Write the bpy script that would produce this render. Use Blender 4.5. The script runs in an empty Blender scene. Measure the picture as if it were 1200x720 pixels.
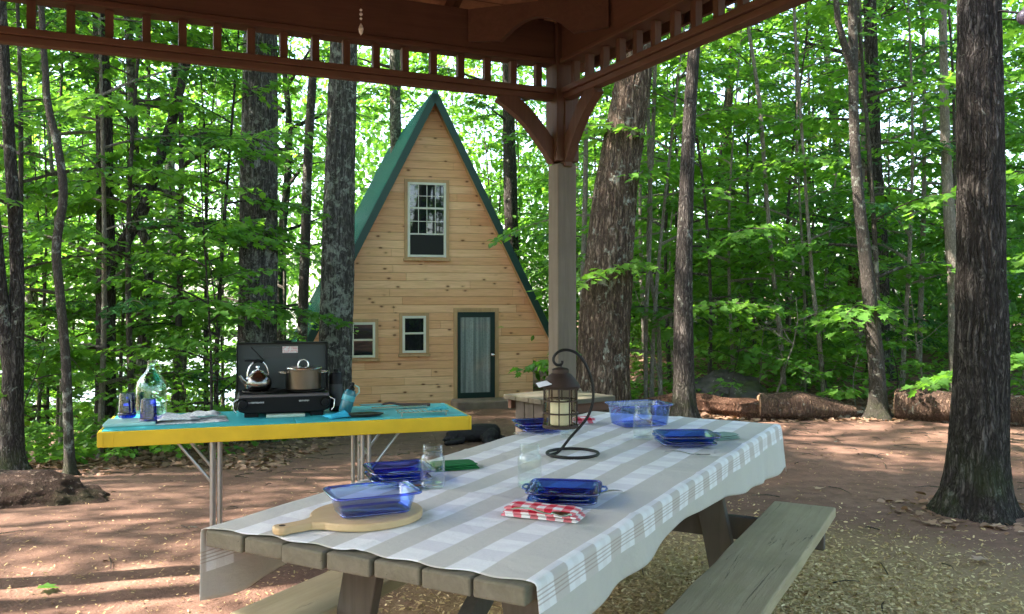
import bpy, math, random
import numpy as np
from mathutils import Vector, Matrix, noise, Quaternion
sc = bpy.context.scene
COL = sc.collection
R = math.radians
F, HZ, EYE = 1020.0, 345.0, 1.41          # focal length (photo px), horizon row, eye height


def at(px, py, d):                         # a point at depth d seen at photo pixel px, py
    return Vector(((px - 600) / F * d, d, EYE - (py - HZ) / F * d))


def on(px, py, z):                         # a point on the level z
    d = F * (EYE - z) / (py - HZ)
    return Vector(((px - 600) / F * d, d, z))


def sstep(a, b, x):
    t = min(1, max(0, (x - a) / (b - a)))
    return t * t * (3 - 2 * t)


def gz(x, y):                              # terrain height
    w = 1 - sstep(0.5, 2.0, x - 0.06 * (y - 8))
    z = -0.0725 * max(0, y - 5) * w if y < 19 else -(1.015 + 0.02 * (y - 19)) * w
    # the land falls to the lake on the far left
    far = sstep(9, 26, y - 0.35 * x) * sstep(1.0, -9, x + 0.12 * y - 1.0)
    z -= 2.6 * far
    # a low bank at the wood's edge on the right
    z += 0.25 * sstep(11, 18, y) * (1 - w)
    n = noise.noise((x * .45, y * .45, 0)) * .05 + noise.noise((x * 1.7, y * 1.7, 3)) * .014
    return z + n * sstep(1.0, 9, math.hypot(x, y)) * 1.2


# ------------------------------------------------------------------ objects
def tag(o, label=None, cat=None, group=None, kind=None):
    if label: o['label'] = label
    if cat: o['category'] = cat
    if group: o['group'] = group
    if kind: o['kind'] = kind
    return o


def thing(name, label, cat, loc=(0, 0, 0), rz=0, group=None):
    o = bpy.data.objects.new(name, None)
    o.empty_display_size = .1
    COL.objects.link(o)
    o.location = loc
    o.rotation_euler = (0, 0, rz)
    return tag(o, label, cat, group)


def copy_tree(o, parent=None):
    c = o.copy()
    COL.objects.link(c)
    c.parent = parent
    for ch in list(o.children):
        copy_tree(ch, c)
    return c


def link(name, me, mat, parent=None):
    o = bpy.data.objects.new(name, me)
    COL.objects.link(o)
    if mat is not None and not me.materials:
        me.materials.append(mat)
    if parent is not None:
        o.parent = parent
    return o


class MB:
    def __init__(s):
        s.v, s.f = [], []

    def add(s, vs, fs, M=None):
        b = len(s.v)
        s.v += [tuple(M @ Vector(v)) if M is not None else tuple(v) for v in vs]
        s.f += [tuple(b + i for i in f) for f in fs]
        return s

    def box(s, x0, x1, y0, y1, z0, z1, M=None):
        vs = [(x, y, z) for z in (z0, z1) for y in (y0, y1) for x in (x0, x1)]
        return s.add(vs, [(0, 2, 3, 1), (4, 5, 7, 6), (0, 1, 5, 4), (2, 6, 7, 3), (0, 4, 6, 2), (1, 3, 7, 5)], M)

    def bar(s, p, q, w, h, up=(0, 0, 1), M=None):       # box from p to q, w sideways, h along up
        p, q = Vector(p), Vector(q)
        d = (q - p)
        L = d.length
        d.normalize()
        up = Vector(up)
        sd = d.cross(up)
        if sd.length < 1e-5: sd = d.cross(Vector((1, 0, 0)))
        sd.normalize()
        u = sd.cross(d)
        T = Matrix((sd, d, u)).transposed().to_4x4()
        T.translation = p
        if M is not None: T = M @ T
        return s.box(-w / 2, w / 2, 0, L, -h / 2, h / 2, T)

    def tube(s, pts, rad, n=10, M=None, cap=True, jit=None):
        pts = [Vector(p) for p in pts]
        m = len(pts)
        if not hasattr(rad, '__len__'): rad = [rad] * m
        vs, fs = [], []
        ref = None
        for i, p in enumerate(pts):
            t = (pts[min(i + 1, m - 1)] - pts[max(i - 1, 0)])
            if t.length < 1e-9: t = Vector((0, 0, 1))
            t.normalize()
            if ref is None:
                ref = t.cross(Vector((0, 1, 0)) if abs(t.y) < .9 else Vector((1, 0, 0))).normalized()
            else:
                ref = (ref - t * ref.dot(t)).normalized()
            b = t.cross(ref)
            for k in range(n):
                a = 2 * math.pi * k / n
                r = rad[i]
                if jit: r *= jit(i, k, p, a)
                vs.append(p + ref * (r * math.cos(a)) + b * (r * math.sin(a)))
        for i in range(m - 1):
            for k in range(n):
                k2 = (k + 1) % n
                fs.append((i * n + k, i * n + k2, (i + 1) * n + k2, (i + 1) * n + k))
        if cap:
            fs.append(tuple(reversed(range(n))))
            fs.append(tuple((m - 1) * n + k for k in range(n)))
        return s.add(vs, fs, M)

    def lathe(s, prof, n=28, M=None, sq=None):
        vs, fs = [], []
        for r, z in prof:
            for k in range(n):
                a = 2 * math.pi * k / n
                vs.append((r * math.cos(a), r * math.sin(a), z))
        m = len(prof)
        for i in range(m - 1):
            for k in range(n):
                k2 = (k + 1) % n
                fs.append((i * n + k, i * n + k2, (i + 1) * n + k2, (i + 1) * n + k))
        if prof[0][0] > 1e-6: fs.append(tuple(reversed(range(n))))
        if prof[-1][0] > 1e-6: fs.append(tuple((m - 1) * n + k for k in range(n)))
        return s.add(vs, fs, M)

    def prism(s, poly, z0, z1, M=None):                  # poly counter-clockwise
        n = len(poly)
        vs = [(x, y, z0) for x, y in poly] + [(x, y, z1) for x, y in poly]
        fs = [tuple(reversed(range(n))), tuple(range(n, 2 * n))]
        for k in range(n):
            k2 = (k + 1) % n
            fs.append((k, k2, n + k2, n + k))
        return s.add(vs, fs, M)

    def mesh(s, name, smooth=None):
        me = bpy.data.meshes.new(name)
        me.from_pydata(s.v, [], s.f)
        me.validate()
        if smooth:
            me.polygons.foreach_set('use_smooth', [True] * len(me.polygons))
            me.set_sharp_from_angle(angle=R(smooth))
        me.update()
        return me

    def build(s, name, mat, parent=None, smooth=None, bevel=0, seg=2):
        o = link(name, s.mesh(name, smooth), mat, parent)
        if bevel:
            m = o.modifiers.new('bevel', 'BEVEL')
            m.width = bevel; m.segments = seg; m.limit_method = 'ANGLE'; m.angle_limit = R(40)
        return o


def jig(o, amp, scale):                                  # roughen a mesh slightly so that edges are not ruled
    for v in o.data.vertices:
        v.co += Vector(noise.noise_vector(v.co * scale)) * amp
    return o


def rot(z=0, x=0, y=0, loc=(0, 0, 0)):
    M = Matrix.Rotation(z, 4, 'Z') @ Matrix.Rotation(y, 4, 'Y') @ Matrix.Rotation(x, 4, 'X')
    M.translation = Vector(loc)
    return M


# ------------------------------------------------------------------ materials
class NT:
    def __init__(s, name):
        s.m = bpy.data.materials.new(name)
        s.m.use_nodes = True
        s.t = s.m.node_tree
        s.t.nodes.clear()
        s.out = s.t.nodes.new('ShaderNodeOutputMaterial')

    def n(s, kind, ins=None, **kw):
        nd = s.t.nodes.new('ShaderNode' + kind)
        for k, v in kw.items(): setattr(nd, k, v)
        for k, v in (ins or {}).items():
            s.set(nd, k, v)
        return nd

    def set(s, nd, k, v):
        sock = nd.inputs[k]
        if hasattr(v, 'is_linked') or hasattr(v, 'links'):
            s.t.links.new(v, sock)
        elif isinstance(v, (tuple, list)) and len(v) == 3 and sock.type == 'RGBA':
            sock.default_value = (*v, 1)
        else:
            sock.default_value = v

    def coord(s, which='Object', scale=(1, 1, 1), loc=(0, 0, 0)):
        c = s.n('TexCoord').outputs[which]
        return s.n('Mapping', {0: c, 'Scale': scale, 'Location': loc}).outputs[0]

    def noise(s, vec, scale=5, detail=5, rough=.6, dist=0, out=0):
        return s.n('TexNoise', {'Vector': vec, 'Scale': scale, 'Detail': detail, 'Roughness': rough, 'Distortion': dist}).outputs[out]

    def ramp(s, fac, stops, interp='LINEAR'):
        nd = s.n('ValToRGB', {0: fac})
        cr = nd.color_ramp
        cr.interpolation = interp
        while len(cr.elements) < len(stops): cr.elements.new(.5)
        for e, (p, c) in zip(cr.elements, stops):
            e.position = p
            e.color = (*c, 1) if hasattr(c, '__len__') else (c, c, c, 1)
        return nd.outputs[0]

    def mix(s, fac, a, b, mode='MIX'):
        nd = s.n('Mix', data_type='RGBA', blend_type=mode)
        s.set(nd, 0, fac); s.set(nd, 6, a); s.set(nd, 7, b)
        return nd.outputs[2]

    def math(s, op, a, b=0.0, c=0.0, clamp=False):
        nd = s.n('Math', operation=op, use_clamp=clamp)
        for i, v in enumerate((a, b, c)):
            s.set(nd, i, v)
        return nd.outputs[0]

    def bump(s, h, strength=.5, dist=.01, nrm=None):
        ins = {'Height': h, 'Strength': strength, 'Distance': dist}
        if nrm is not None: ins['Normal'] = nrm
        return s.n('Bump', ins).outputs[0]

    def bsdf(s, color, rough=.6, metal=0, spec=.5, normal=None, **kw):
        ins = {'Base Color': color, 'Roughness': rough, 'Metallic': metal, 'Specular IOR Level': spec}
        if normal is not None: ins['Normal'] = normal
        ins.update(kw)
        return s.n('BsdfPrincipled', ins).outputs[0]

    def done(s, shader):
        s.t.links.new(shader, s.out.inputs[0])
        return s.m


def m_plain(name, c, rough=.5, metal=0, spec=.5, var=.12, scale=20, bump=0):
    t = NT(name)
    n = t.noise(t.coord(), scale, 4)
    col = t.mix(n, tuple(x * (1 - var) for x in c), tuple(min(1, x * (1 + var)) for x in c))
    rg = t.math('ADD', rough - .06, t.math('MULTIPLY', n, .12))
    return t.done(t.bsdf(col, rg, metal, spec, t.bump(n, bump, .002) if bump else None))


def m_wood(name, c1, c2, axis=0, rough=.7, grain=1.0, dark=(.05, .035, .025), crack=.5, green=None, bump=.35, obj_random=.25, ckw=.30):
    """Planks: fibre along the axis, thin dark checks, blotches of weathering."""
    t = NT(name)
    sc_ = [14 * grain] * 3
    sc_[axis] = .9 * grain
    v = t.coord('Object', sc_)
    rnd = t.n('ObjectInfo').outputs['Random']
    v = t.n('VectorMath', {0: v, 1: t.n('CombineXYZ', {0: t.math('MULTIPLY', rnd, 31), 1: t.math('MULTIPLY', rnd, 17), 2: rnd}).outputs[0]}, operation='ADD').outputs[0]
    g = t.noise(v, 2.2, 8, .65, .6)
    fine = t.noise(v, 9, 4, .7)
    blot = t.noise(t.coord('Object', (2.3, 2.3, 2.3)), 1.4, 4, .6)
    col = t.mix(t.ramp(g, [(.3, 0.), (.7, 1.)]), c1, c2)
    col = t.mix(t.math('MULTIPLY', t.ramp(blot, [(.35, 0.), (.7, 1.)]), .45), col, tuple(x * .62 for x in c1))
    if green: col = t.mix(t.math('MULTIPLY', t.ramp(t.noise(t.coord('Object', (3, 3, 3), (4, 2, 1)), 1.3, 5), [(.5, 0.), (.72, 1.)]), .5), col, green)
    ck = t.ramp(t.noise(v, 1.3, 6, .75, 1.2), [(ckw, 1.), (ckw + .06, 0.)])
    col = t.mix(t.math('MULTIPLY', ck, crack), col, dark)
    col = t.mix(obj_random, col, t.mix(rnd, tuple(x * .7 for x in c1), tuple(min(1, x * 1.25) for x in c2)))
    h = t.math('SUBTRACT', t.math('ADD', t.math('MULTIPLY', g, .5), t.math('MULTIPLY', fine, .35)), t.math('MULTIPLY', ck, .6))
    return t.done(t.bsdf(col, rough, 0, .3, t.bump(h, bump, .006)))


def m_bark(name, dark, mid, lite, lichen=.25, scale=1.0, moss=0.0, lich_col=(.36, .38, .32)):
    t = NT(name)
    rnd = t.n('ObjectInfo').outputs['Random']
    off = t.n('CombineXYZ', {0: t.math('MULTIPLY', rnd, 9), 2: t.math('MULTIPLY', rnd, 23)}).outputs[0]
    base = t.n('VectorMath', {0: t.coord('Object'), 1: off}, operation='ADD').outputs[0]
    wob = t.noise(base, 3.0, 3, .6, 0, 1)
    v0 = t.n('VectorMath', {0: base, 1: t.n('VectorMath', {0: wob, 'Scale': .10}, operation='SCALE').outputs[0]}, operation='ADD').outputs[0]
    v = t.n('Mapping', {0: v0, 'Scale': (24 * scale, 24 * scale, 3.0 * scale)}).outputs[0]
    f1 = t.math('ABSOLUTE', t.math('SUBTRACT', t.noise(v, 1.0, 3, .55, .25), .5))
    v2 = t.n('Mapping', {0: v0, 'Scale': (38 * scale, 38 * scale, 8 * scale), 'Location': (3, 5, 7)}).outputs[0]
    f2 = t.math('ABSOLUTE', t.math('SUBTRACT', t.noise(v2, 1.0, 3, .6, .3), .5))
    cell = t.n('TexVoronoi', {'Vector': v, 'Scale': 1.3}, feature='F1').outputs['Color']
    ridge = t.math('MULTIPLY', t.ramp(f1, [(.0, 0.), (.05, .35), (.14, 1.)]), t.ramp(f2, [(.0, .15), (.09, 1.)]))
    fine = t.noise(t.n('Mapping', {0: v0, 'Scale': (60, 60, 14)}).outputs[0], 1, 6, .7)
    h = t.math('ADD', t.math('MULTIPLY', ridge, .8), t.math('MULTIPLY', fine, .45))
    col = t.mix(ridge, dark, mid)
    cb = t.n('SeparateColor', {0: cell}).outputs[0]
    col = t.mix(t.math('MULTIPLY', t.math('MULTIPLY', cb, ridge), .8), col, lite)
    col = t.mix(t.ramp(fine, [(.35, .55), (.65, 0.)]), col, dark)
    fu = t.n('Attribute', attribute_name='furrow').outputs['Fac']
    col = t.mix(t.math('MULTIPLY', fu, .65), col, tuple(c * .6 for c in dark))
    if lichen > 0:
        l1 = t.noise(base, 10, 6, .7, .4)
        l2 = t.noise(base, 1.4, 2, .5)
        lf = t.ramp(t.math('ADD', t.math('MULTIPLY', l1, .7), t.math('MULTIPLY', l2, .3)), [(.60 - lichen * .18, 0.), (.66 - lichen * .18, 1.)])
        lf = t.math('MULTIPLY', lf, t.ramp(fine, [(.3, .2), (.55, .85)]))
        col = t.mix(lf, col, lich_col)
    if moss > 0:
        z = t.n('SeparateXYZ', {0: t.coord('Object')}).outputs[2]
        mf = t.math('MULTIPLY', t.ramp(t.noise(base, 4, 5, .6), [(.45, 0.), (.6, 1.)]), t.ramp(z, [(0., moss), (.6, 0.)]))
        col = t.mix(mf, col, (.05, .075, .02))
    return t.done(t.bsdf(col, .92, 0, .15, t.bump(h, 1.0, .035)))


def m_leaf(name, stops, trans=.45, rough=.42):
    t = NT(name)
    a = t.n('Attribute', attribute_name='tone').outputs['Fac']
    rnd = t.n('ObjectInfo').outputs['Random']
    f = t.math('ADD', t.math('MULTIPLY', a, .75), t.math('MULTIPLY', rnd, .25))
    col = t.ramp(f, stops)
    tl = t.mix(1.0, col, (1.45, 1.5, .65), 'MULTIPLY')
    b = t.bsdf(col, rough, 0, .4)
    tr = t.n('BsdfTranslucent', {0: tl}).outputs[0]
    return t.done(t.n('MixShader', {0: trans, 1: b, 2: tr}).outputs[0])


def m_glass(name, tint, gloss=1.0, gl0=.05):
    """Thin-walled glass: what is behind shows through tinted, with a mirror-like skin."""
    t = NT(name)
    nz = t.bump(t.noise(t.coord(), 30, 2), .12, .002)
    fa = t.n('LayerWeight', {'Blend': .5, 'Normal': nz}).outputs['Facing']
    fr = t.math('ADD', gl0, t.math('MULTIPLY', .75, t.math('POWER', fa, 3.4)))
    g = t.n('BsdfGlossy', {'Color': (gloss, gloss, gloss, 1), 'Roughness': .04, 'Normal': nz}).outputs[0]
    tr = t.n('BsdfTransparent', {0: (*tint, 1)}).outputs[0]
    return t.done(t.n('MixShader', {0: fr, 1: tr, 2: g}).outputs[0])


M = {}
M['grey_wood_x'] = m_wood('weathered grey planks', (.095, .083, .058), (.165, .145, .105), 0, .85, 1, (.025, .02, .015), .9, (.09, .11, .05), .8)
M['bench_wood'] = m_wood('weathered bench plank', (.27, .215, .125), (.40, .335, .21), 0, .85, .8, (.035, .028, .02), 1.0, (.19, .19, .09), .8, .25, .325)
M['grey_wood_z'] = m_wood('weathered grey posts', (.115, .092, .068), (.175, .147, .114), 2, .8, 1, (.05, .04, .03), .6, None, .5)
M['dark_wood_z'] = m_wood('brown table legs', (.07, .058, .046), (.115, .096, .077), 2, .8, 1, (.03, .02, .015), .6)
M['redwood_x'] = m_wood('red stained beams along x', (.086, .041, .026), (.137, .068, .043), 0, .65, 1, (.03, .012, .01), .6, None, .3)
M['redwood_y'] = m_wood('red stained beams along y', (.086, .041, .026), (.137, .068, .043), 1, .65, 1, (.03, .012, .01), .6, None, .3)
M['redwood_z'] = m_wood('red stained posts', (.086, .041, .026), (.137, .068, .043), 2, .65, 1, (.03, .012, .01), .6, None, .3)
M['board_wood'] = m_wood('maple cutting board', (.50, .33, .17), (.62, .44, .25), 0, .5, 1.2, (.25, .13, .05), .25, None, .15, .05)
M['bark_grey'] = m_bark('grey furrowed bark with lichen', (.045, .04, .036), (.29, .27, .245), (.40, .375, .34), .40, 1.0, .4)
M['bark_brown'] = m_bark('brown ridged bark', (.045, .03, .022), (.31, .225, .17), (.43, .33, .25), .22, .85, .1)
M['bark_dark'] = m_bark('dark bark', (.02, .016, .014), (.15, .13, .115), (.24, .21, .19), .08, 1.2, .5)
M['bark_thin'] = m_bark('young grey bark', (.06, .05, .043), (.17, .148, .125), (.23, .205, .175), .30, 2.6, .4)
M['bark_pale'] = m_bark('pale smooth bark', (.20, .17, .14), (.52, .47, .40), (.64, .59, .52), .2, 2.4, 0)
M['bark_red'] = m_bark('reddish rotting bark', (.07, .035, .022), (.27, .14, .09), (.40, .24, .165), .1, 1.1, 0)
M['bark_log'] = m_bark('fallen log bark', (.05, .03, .022), (.20, .125, .085), (.30, .20, .14), .12, .9, 0)
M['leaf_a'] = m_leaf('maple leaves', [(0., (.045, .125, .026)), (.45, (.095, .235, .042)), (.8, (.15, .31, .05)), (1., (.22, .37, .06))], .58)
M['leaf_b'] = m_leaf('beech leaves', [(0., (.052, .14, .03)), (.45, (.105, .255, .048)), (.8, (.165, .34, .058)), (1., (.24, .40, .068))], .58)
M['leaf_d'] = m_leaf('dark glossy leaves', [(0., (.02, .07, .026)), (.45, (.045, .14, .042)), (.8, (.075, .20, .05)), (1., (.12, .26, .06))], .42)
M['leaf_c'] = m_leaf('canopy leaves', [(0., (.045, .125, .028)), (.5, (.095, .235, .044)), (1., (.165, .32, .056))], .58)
M['litter'] = m_leaf('dry fallen leaves', [(0., (.10, .055, .035)), (.4, (.22, .125, .08)), (.75, (.33, .21, .14)), (1., (.45, .34, .24))], .12, .7)
M['chips'] = m_leaf('wood chips', [(0., (.18, .11, .055)), (.4, (.38, .26, .12)), (.75, (.54, .40, .20)), (1., (.68, .56, .34))], .05, .8)
M['black_iron'] = m_plain('black iron', (.018, .016, .015), .45, .6, .4, .3)
M['stove_black'] = m_plain('black enamelled steel', (.005, .005, .006), .45, 0, .15, .2)
M['lid_grey'] = m_plain('dark grey inner lid', (.022, .028, .028), .45, .2, .5, .12, 6)
M['leg_metal'] = m_plain('dull grey metal', (.42, .43, .44), .38, .9, .5, .1)
M['kettle_chrome'] = m_plain('darkened chrome', (.20, .185, .17), .2, 1, .5, .04, 4)
M['chrome'] = m_plain('chrome', (.62, .61, .59), .22, 1, .5, .06)
M['steel'] = m_plain('brushed steel', (.55, .50, .43), .26, 1, .5, .03, 4)
M['pot_steel'] = m_plain('warm worn pot steel', (.13, .112, .09), .3, 1, .5, .03, 4)
M['yellow'] = m_plain('yellow painted rim', (.62, .41, .014), .5, 0, .4, .22, 9, .1)
M['turquoise'] = m_plain('turquoise table top', (.03, .36, .40), .45, 0, .4, .16, 7, .1)
M['tray'] = m_plain('pale turquoise board', (.30, .52, .50), .4, 0, .4, .12)
M['glass_clear'] = m_glass('clear jar glass', (.955, .975, .965), 1, .025)
M['glass_faint'] = m_glass('thin lantern glass', (.95, .94, .90), .5, .01)
M['glass_rim'] = m_glass('thick blue glass edge', (.12, .26, .80), 1, .12)
M['glass_rim_pale'] = m_glass('thick pale blue glass edge', (.25, .40, .92), 1, .12)
M['glass_green'] = m_glass('greenish jug glass', (.84, .955, .92))
M['glass_cobalt'] = m_glass('cobalt glass', (.09, .16, .66))
M['glass_plate'] = m_glass('cobalt plate glass', (.26, .40, .90))
M['glass_dish'] = m_glass('pale blue dish glass', (.68, .77, .985))
M['glass_navy'] = m_glass('navy plate glass', (.24, .42, .80))
M['water_teal'] = m_plain('teal liquid', (.05, .38, .36), .15)
# ================================================================== ground
def axis(lo, hi, c, fine, g):
    xs = [c]
    st = fine
    while xs[-1] < hi:
        xs.append(xs[-1] + st); st = min(st * g, 25)
    st = fine
    ys = [c]
    while ys[-1] > lo:
        ys.append(ys[-1] - st); st = min(st * g, 25)
    return sorted(set(ys + xs))


gx, gy = axis(-320, 320, 0.5, .07, 1.028), axis(-60, 520, 4, .07, 1.028)
vs = []
for y in gy:
    for x in gx:
        z = gz(x, y)
        d = math.hypot(x, y - 4)
        if d < 14:
            z += noise.fractal((x * 5.5, y * 5.5, 9), 1.0, 2.0, 4) * .007
        vs.append((x, y, z))
nx = len(gx)
fs = [(j * nx + i, j * nx + i + 1, (j + 1) * nx + i + 1, (j + 1) * nx + i) for j in range(len(gy) - 1) for i in range(nx - 1)]
me = bpy.data.meshes.new('ground')
me.from_pydata(vs, [], fs)
me.polygons.foreach_set('use_smooth', [True] * len(me.polygons))
t = NT('forest soil')
v = t.coord()
n1 = t.noise(v, .55, 5, .6, .3)
n2 = t.noise(v, 7, 6, .7)
n3 = t.noise(v, 45, 4, .7)
soil = t.mix(t.ramp(n1, [(.3, 0.), (.7, 1.)]), (.125, .068, .049), (.205, .122, .088))
soil = t.mix(t.ramp(n2, [(.35, .75), (.6, 0.)]), soil, (.085, .05, .037))
soil = t.mix(t.ramp(n3, [(.62, 0.), (.72, .7)]), soil, (.34, .24, .18))
sx = t.n('SeparateXYZ', {0: v})
dx = t.math('SUBTRACT', sx.outputs[0], 1.1)
dy = t.math('SUBTRACT', sx.outputs[1], 3.7)
dd = t.math('SQRT', t.math('ADD', t.math('MULTIPLY', dx, dx), t.math('MULTIPLY', t.math('MULTIPLY', dy, dy), 1.0)))
msk = t.ramp(t.math('ADD', t.math('MULTIPLY', dd, .25), t.math('MULTIPLY', n2, .30)), [(.34, 1.), (.64, 0.)])
straw = t.mix(t.ramp(n3, [(.3, 0.), (.7, 1.)]), (.30, .195, .085), (.62, .47, .24))
col = t.mix(t.math('MULTIPLY', msk, .8), soil, straw)
h = t.math('ADD', t.math('MULTIPLY', n2, .9), t.math('MULTIPLY', n3, .6))
g_ = link('ground', me, t.done(t.bsdf(col, .95, 0, .15, t.bump(h, .8, .02))))
tag(g_, 'reddish brown trodden earth of the campsite clearing', 'ground', kind='structure')

# the lake beyond the trees on the left
b = MB()
b.add([(-320, 34, -2.95), (30, 34, -2.95), (30, 480, -2.95), (-320, 480, -2.95)], [(0, 1, 2, 3)])
t = NT('lake water')
lk = b.build('lake', t.done(t.bsdf((.05, .08, .09), .06, 0, .8, t.bump(t.noise(t.coord(scale=(1, .3, 1)), 1.2, 4), .25, .05))))
tag(lk, 'bright lake water glimpsed through the trees', 'lake', kind='structure')

# ================================================================== cabin
CAB = Vector((-1.64, 18.0, -.96))
CYAW = R(15.1)
cab = thing('frame_cabin', 'steep A-frame cabin of knotty pine with a green metal roof', 'cabin', CAB, CYAW)
cax, cay = Vector((math.cos(CYAW), math.sin(CYAW), 0)), Vector((-math.sin(CYAW), math.cos(CYAW), 0))


def cabpt(px, py, off=0.0):                              # photo pixel -> local (x, z) on the facade
    o = Vector((0, 0, EYE))
    d = Vector(((px - 600) / F, 1, -(py - HZ) / F))
    k = (CAB - o + cay * off).dot(cay) / d.dot(cay)
    p = o + d * k - CAB
    return p.dot(cax), p.z


AP = cabpt(507, 112)[1]
XL = -cabpt(640, 388)[0] * 1.0
SL = (AP - cabpt(640, 388)[1]) / cabpt(640, 388)[0]      # roof slope on the facade, dz per dx
EZ = 1.02                                                 # eave height
HW = (AP - EZ) / SL
KW = 2.16                                                 # half width of the low walls
LEN = 6.9
t = NT('knotty pine siding')
v = t.coord()
sp = t.n('SeparateXYZ', {0: v})
bh = .165
row = t.math('FLOOR', t.math('DIVIDE', sp.outputs[2], bh))
fr = t.math('FRACT', t.math('DIVIDE', sp.outputs[2], bh))
rr = t.n('TexWhiteNoise', {'W': row}, noise_dimensions='1D').outputs[0]
al = t.math('ADD', t.math('ADD', sp.outputs[0], sp.outputs[1]), t.math('MULTIPLY', rr, 7.3))
seg = t.math('FLOOR', t.math('DIVIDE', al, 2.6))
r2 = t.n('TexWhiteNoise', {'Vector': t.n('CombineXYZ', {0: row, 1: seg}).outputs[0]}, noise_dimensions='2D').outputs[0]
gv = t.n('CombineXYZ', {0: t.math('MULTIPLY', al, 1.2), 1: t.math('MULTIPLY', row, 3.7), 2: t.math('MULTIPLY', sp.outputs[2], 22)}).outputs[0]
grain = t.noise(gv, 1.5, 6, .65, .8)
col = t.mix(r2, (.76, .385, .195), (.91, .565, .325))
col = t.mix(t.ramp(grain, [(.35, .42), (.6, 0.)]), col, (.50, .23, .10))
kv = t.n('CombineXYZ', {0: t.math('MULTIPLY', al, 1.0), 1: t.math('MULTIPLY', row, 1.31), 2: t.math('MULTIPLY', sp.outputs[2], 1.9)}).outputs[0]
kd = t.n('TexVoronoi', {'Vector': kv, 'Scale': 3.1, 'Randomness': 1.0}, feature='F1').outputs['Distance']
kd = t.math('ADD', kd, t.math('MULTIPLY', t.math('SUBTRACT', t.noise(kv, 14, 2), .5), .10))
col = t.mix(t.ramp(kd, [(.075, .95), (.135, 0.)]), col, (.085, .03, .014))
col = t.mix(t.ramp(kd, [(.10, .35), (.24, 0.)]), col, (.36, .15, .06))
seam = t.ramp(fr, [(0., 1.), (.05, .9), (.09, 0.), (.97, 0.), (1., .8)])
aj = t.math('FRACT', t.math('DIVIDE', al, 2.6))
butt = t.ramp(aj, [(0., 1.), (.004, 0.)])
dk = t.math('MAXIMUM', seam, butt)
col = t.mix(t.math('MULTIPLY', dk, .28), col, (.17, .075, .03))
M['siding'] = t.done(t.bsdf(col, .6, 0, .3, t.bump(t.math('SUBTRACT', t.math('MULTIPLY', grain, .12), dk), .7, .012)))
M['pine_trim'] = m_wood('pine trim', (.47, .27, .13), (.60, .38, .20), 2, .6, 1, (.2, .09, .04), .3, None, .2, .1)
M['roof_green'] = m_plain('green metal roofing', (.004, .13, .10), .33, .2, .5, .15, 2)
M['fascia_green'] = m_plain('dark green metal trim', (.004, .036, .03), .40, .2, .5, .2, 3)
M['white_vinyl'] = m_plain('white vinyl', (.68, .66, .58), .4, 0, .4, .06)
M['door_green'] = m_plain('dark green door paint', (.003, .022, .019), .45, 0, .4, .2)
M['dark_room'] = m_plain('dark room behind the glass', (.012, .012, .012), .8)
t = NT('window glass')
M['pane'] = t.done(t.bsdf((.012, .016, .018), .03, 0, .9, t.bump(t.noise(t.coord(), 1.5, 1), .04, .02)))
t = NT('lace curtain behind glass')
v = t.coord()
fold = t.noise(t.n('Mapping', {0: v, 'Scale': (16, 1, .35)}).outputs[0], 1.0, 4, .6)
lace = t.n('TexVoronoi', {'Vector': v, 'Scale': 28.0}).outputs['Distance']
c_ = t.mix(t.ramp(fold, [(.3, 0.), (.7, 1.)]), (.09, .12, .12), (.32, .37, .37))
c_ = t.mix(t.ramp(lace, [(.2, .3), (.5, 0.)]), c_, (.08, .1, .1))
M['curtain'] = t.done(t.bsdf(c_, .06, 0, .8))

gab = [(-KW, 0), (KW, 0), (KW, EZ), (HW - .04, EZ + .02), (0, AP - .11), (-HW + .04, EZ + .02), (-KW, EZ)]
T = Matrix(((1, 0, 0, 0), (0, 0, 1, 0), (0, 1, 0, 0), (0, 0, 0, 1)))   # prism profile (x, z) extruded along y
b = MB().prism(list(reversed(gab)), 0, .12, T)
b.prism(list(reversed(gab)), LEN - .12, LEN, T)
for s in (-1, 1):
    b.box(min(s * KW, s * (KW - .1)), max(s * KW, s * (KW - .1)), .125, LEN - .125, 0, EZ)
b.build('gable_wall', M['siding'], cab)
tag(cab.children[0], 'knotty pine board wall')
# stone footing under the wall
b = MB().box(-KW + .03, KW - .03, .05, LEN, -.55, -.003)
b.build('footing', m_plain('grey stone footing', (.2, .18, .16), .9, 0, .2, .4, 5, .4), cab)
# roof planes: slabs 6 cm thick with raised ribs
for s in (-1, 1):
    ang = math.atan(SL)
    L = (AP - EZ) / math.sin(ang) + .12
    b = MB()
    # slab local: x down the slope, y along ridge, z outward
    Rm = Matrix((((s * math.cos(ang)), 0, s * math.sin(ang), 0), (0, 1, 0, 0), (-math.sin(ang), 0, math.cos(ang), AP - .05), (0, 0, 0, 1)))
    b.box(0, L, -.28, LEN + .28, .0, .06, Rm)
    k = -.2
    while k < LEN + .25:
        b.box(0.02, L - .02, k, k + .035, .058, .085, Rm)
        k += .23
    rp = b.build('roof_panel', M['roof_green'], cab)
    e = MB()
    e.box(-.01, L + .01, -.315, -.282, -.075, .068, Rm)
    e.build('roof_trim', M['fascia_green'], rp)
    w = MB().box(.02, L, -.278, -.004, -.045, -.004, Rm)
    w.build('roof_soffit', M['pine_trim'], rp)
    sf = MB().box(min(s * (KW + .003), s * (HW - .05)), max(s * (KW + .003), s * (HW - .05)), -.27, LEN, EZ - .06, EZ - .003)
    sf.build('eave_soffit', M['pine_trim'], rp)
b = MB().tube([(0, -.31, AP - .0), (0, LEN + .31, AP - .0)], .05, 8)
b.build('ridge_cap', M['roof_green'], cab, 50)


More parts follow.
